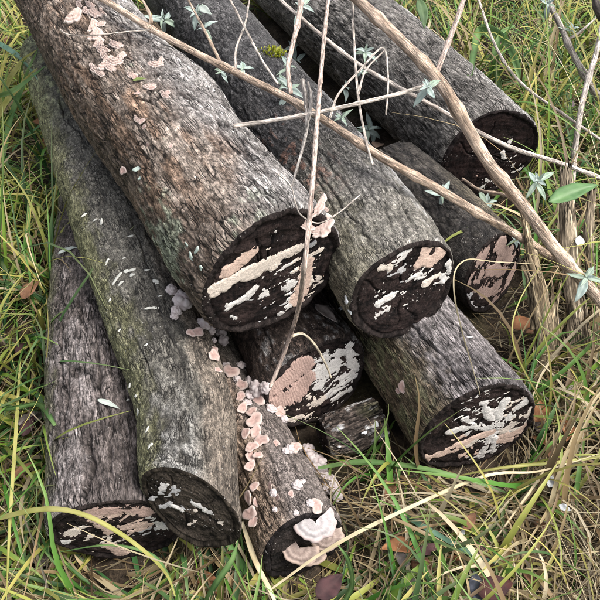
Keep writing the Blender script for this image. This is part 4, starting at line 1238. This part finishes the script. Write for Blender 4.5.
def build_grass():
    # 1. living grass
    n = 33000
    root, px, py, c1, c2 = field(n, 0)
    keep = (c2 + .5 * c1 > -.4)
    # the bottom and the side of the dead stalks hold more straw and fewer green blades
    dry_zone = sstep(380, 600, px) * sstep(120, 420, py)
    keep &= RNG.random(n) > dry_zone * .62
    keep &= RNG.random(n) > .2 * sstep(440, 560, py) * (1 - dry_zone)
    keep &= ~in_pile(root)
    root, px, py, c1, c2, dry_zone = [a[keep] for a in (root, px, py, c1, c2, dry_zone)]
    n = len(root)
    L = RNG.gamma(6, .038, n).clip(.07, .5) * (1 + .3 * c1)
    lowz = sstep(420, 560, py)
    L *= 1 - .42 * lowz
    az = RNG.uniform(0, 2 * math.pi, n) * .55 + (fbm(root * np.array([6, 6, 0]), 2, 813) * 3.0) 
    e0 = RNG.uniform(.55, 1.45, n)
    bend = RNG.gamma(3, .65, n)
    w = RNG.gamma(4, .0015, n).clip(.0018, .011)
    u = RNG.random(n)
    warm = np.clip(.1 + .25 * c1 + .45 * dry_zone, .03, .9)
    far = sstep(330, 60, py)
    yl = np.clip(.22 + .2 * far + .2 * sstep(90, 0, px), 0, .6)
    cols = pick(G_GREEN, n)
    m = u < yl; cols[m] = pick(G_YELL, m.sum())
    m = u > 1 - warm; cols[m] = pick(G_DRY, m.sum())
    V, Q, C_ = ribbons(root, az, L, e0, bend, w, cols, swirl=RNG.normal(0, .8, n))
    me = np_mesh('grass', V, Q, {'Col': C_, 'barkco': V})
    o = mobj('grass', me, M['grass'])
    tag(o, 'tangled green and yellowing grass around the logs', 'grass', kind='stuff')
    # 2. dry thatch, lying low
    n = 36000
    root, px, py, c1, c2 = field(n, 1)
    dry_zone = sstep(380, 600, px) * sstep(120, 420, py)
    keep = (RNG.random(n) < .14 + .86 * np.maximum(dry_zone, .55 * sstep(430, 520, py))) & ~in_pile(root)
    root, c1 = root[keep], c1[keep]
    n = len(root)
    root[:, 2] = RNG.uniform(.0, .035, n)
    L = RNG.uniform(.05, .26, n)
    az = RNG.uniform(0, 2 * math.pi, n)
    e0 = RNG.uniform(-.1, .7, n)
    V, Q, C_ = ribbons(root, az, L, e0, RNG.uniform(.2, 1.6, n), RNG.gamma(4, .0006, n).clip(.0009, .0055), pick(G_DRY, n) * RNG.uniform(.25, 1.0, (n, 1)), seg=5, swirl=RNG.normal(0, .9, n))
    me = np_mesh('dry_grass', V, Q, {'Col': C_, 'barkco': V})
    o = mobj('dry_grass', me, M['grass'])
    tag(o, 'dead straw coloured grass lying matted on the ground', 'grass', kind='stuff')
build_grass()

def litter():
    metas = [leaf_mesh(900 + i, .5 + .06 * i, .5, .3, *c) for i, c in enumerate((BRN, PUR, ORG, GRYL, BRN))]
    k = 0
    while k < 60:
        px, py = random.uniform(0, 600), random.uniform(0, 600)
        if py < 440 and 60 < px < 520: continue
        p = at_z(px, py, random.uniform(.02, .06))
        g, _ = log_clear(np.array([p]))
        if g[0] < .03 or in_pile(np.array([p]))[0]: continue
        me = random.choice(metas)
        if not me.materials: me.materials.append(M['dead_leaf'])
        o = bpy.data.objects.new('dead_leaf', me); COL.objects.link(o)
        sz = random.uniform(.025, .05)
        o.location = p; o.scale = (sz, sz, sz)
        o.rotation_euler = (random.uniform(-.6, .6), random.uniform(-.6, .6), random.uniform(0, 6.28))
        hue = ('brown', 'dark purple', 'orange brown', 'grey brown', 'broad brown')[metas.index(me)]
        tag(o, 'small ' + hue + ' dead leaf half buried in the grass', 'leaf', hue + ' dead leaves half buried in the grass')
        k += 1
litter()

def blade(path, w, cols, label, cat='grass blade', name='grass_blade', group=None):
    """one conspicuous blade, as pixels with heights"""
    C = settle(path, .003, .002)
    C = catmull(C, 34)
    T, N, B = frames(C)
    n = len(C); t = np.linspace(0, 1, n)
    tm = depth_of(C[n // 2])
    hw = (.5 * w * tm / FPX * np.clip(.5 + 2 * t, 0, 1) * (1 - t ** 3 * .9))[:, None]
    view = np.array(CAMV) - C; view /= np.linalg.norm(view, axis=1)[:, None]
    sd = np.cross(T, view); sd /= np.linalg.norm(sd, axis=1)[:, None]
    up = np.cross(sd, T)
    tw = .5 * np.sin(t * 4 + w)[:, None]
    sd = sd * np.cos(tw) + up * np.sin(tw); up = np.cross(sd, T)
    V = np.stack([C - sd * hw, C - up * hw * .35, C + sd * hw], 1).reshape(-1, 3)
    V = np.vstack([V, V - np.repeat(up, 3, 0) * .0004])
    Q = grid_faces(n, 3)
    Q = np.vstack([Q, Q[:, ::-1] + 3 * n])
    r = np.arange(n - 1)
    for c in (0, 2):
        a = r * 3 + c
        Q = np.vstack([Q, np.stack([a, a + 3, a + 3 + 3 * n, a + 3 * n], 1)])
    q = V.copy()
    c = mix3(cols[0], cols[1], np.clip(.5 + .6 * fbm(q * 60, 2, 5), 0, 1))
    base = C[0]
    me = np_mesh(name, V - base, Q, {'Col': c, 'barkco': q})
    o = mobj(name, me, M['grass'], loc=Vector(base))
    tag(o, label, cat, group)
YB = ((.30, .30, .08), (.46, .43, .16)); GB = ((.09, .19, .06), (.20, .32, .11)); SB = ((.48, .40, .24), (.68, .60, .42)); BG = ((.10, .22, .14), (.20, .33, .24))
blade([(-30, 530, .05), (0, 518, .15), (45, 509, .2), (85, 515, .22), (130, 540, .2), (165, 572, .14), (178, 605, .1)], 6, YB, 'broad yellow green grass blade arching before the leftmost cut face')
blade([(270, 590, .05), (330, 548, .1), (400, 512, .12), (485, 476, .12), (540, 471, .12), (605, 452, .1)], 4, SB, 'long straight straw lying over grass towards the white petals')
blade([(318, 468, .03), (360, 462, .05), (410, 466, .06), (460, 477, .06), (522, 498, .03)], 6, GB, 'green grass blade running below the streaked pink and white face')
blade([(395, 510, .03), (430, 530, .07), (475, 555, .06), (530, 576, .03)], 6, BG, 'bluish green grass blade crossing brown leaves')
blade([(242, 522, .08), (255, 560, .07), (270, 590, .06), (280, 615, .05)], 6, SB, 'pale dry blade hanging from the gap beside the slender log')
blade([(20, 360, .04), (16, 430, .12), (10, 520, .16), (6, 610, .14)], 4, YB, 'tall thin yellow stem of grass standing clear beside the leftmost log')
blade([(180, 610, .02), (170, 580, .08), (152, 555, .12), (110, 545, .12), (60, 552, .1)], 4, GB, 'green blade crossing below the leftmost cut face')
blade([(0, 175, .02), (10, 120, .12), (25, 80, .2), (38, 48, .25)], 6, GB, 'broad green blade standing at the far tip of the mossy log')
blade([(-10, 125, .05), (8, 82, .16), (22, 62, .22), (36, 50, .25)], 6, YB, 'broad yellow blade leaning towards the far end of the uppermost log')
blade([(-12, 140, .05), (4, 105, .16), (22, 84, .21), (37, 68, .24)], 6, YB, 'second broad yellow blade, lower, leaning towards the uppermost log')
blade([(-10, 38, .2), (10, 50, .2), (25, 62, .2), (38, 80, .17)], 6, BG, 'bluish green blade crossing the broad yellow ones')
blade([(-15, 100, .1), (10, 92, .2), (28, 80, .22), (45, 66, .24)], 5, GB, 'thin olive blade across the yellow ones by the mossy log tip')
blade([(55, 425, .04), (40, 405, .08), (15, 408, .1), (-15, 412, .06)], 6, GB, 'flat green blade lying level beside the leftmost log')
blade([(200, 612, .02), (215, 585, .07), (232, 560, .1), (238, 540, .12)], 7, GB, 'upright green blade below the bowed log')
blade([(340, 610, .02), (352, 585, .06), (348, 560, .1), (338, 545, .12)], 6, GB, 'short green blade under the fan fungus')
blade([(470, 75, .1), (480, 30, .14), (505, 40, .16), (520, 75, .12), (528, 100, .05)], 9, GB, 'broad green blade arching over in the grass behind the furrowed log')
blade([(500, 90, .04), (495, 60, .12), (500, 35, .16), (515, 25, .16)], 8, GB, 'broad green blade upright behind the furrowed log')
blade([(480, 395, .13), (455, 300, .3), (462, 262, .3), (500, 262, .27), (565, 266, .22)], 1.6, SB, 'hair thin straw strung level in front of the pinkish crust', name='straw')
blade([(560, 420, .03), (535, 390, .1), (513, 340, .18), (520, 300, .22), (548, 255, .25)], 2.2, YB, 'thin yellow straw looping round the torn stalk', name='straw')
blade([(600, 375, .05), (575, 420, .07), (545, 470, .08), (480, 560, .05)], 4, SB, 'dry straw slanting through the dead grass from the stalk feet')
blade([(612, 455, .08), (560, 462, .09), (500, 468, .1), (440, 480, .06)], 4, YB, 'yellow green straw lying level below the streaked face')
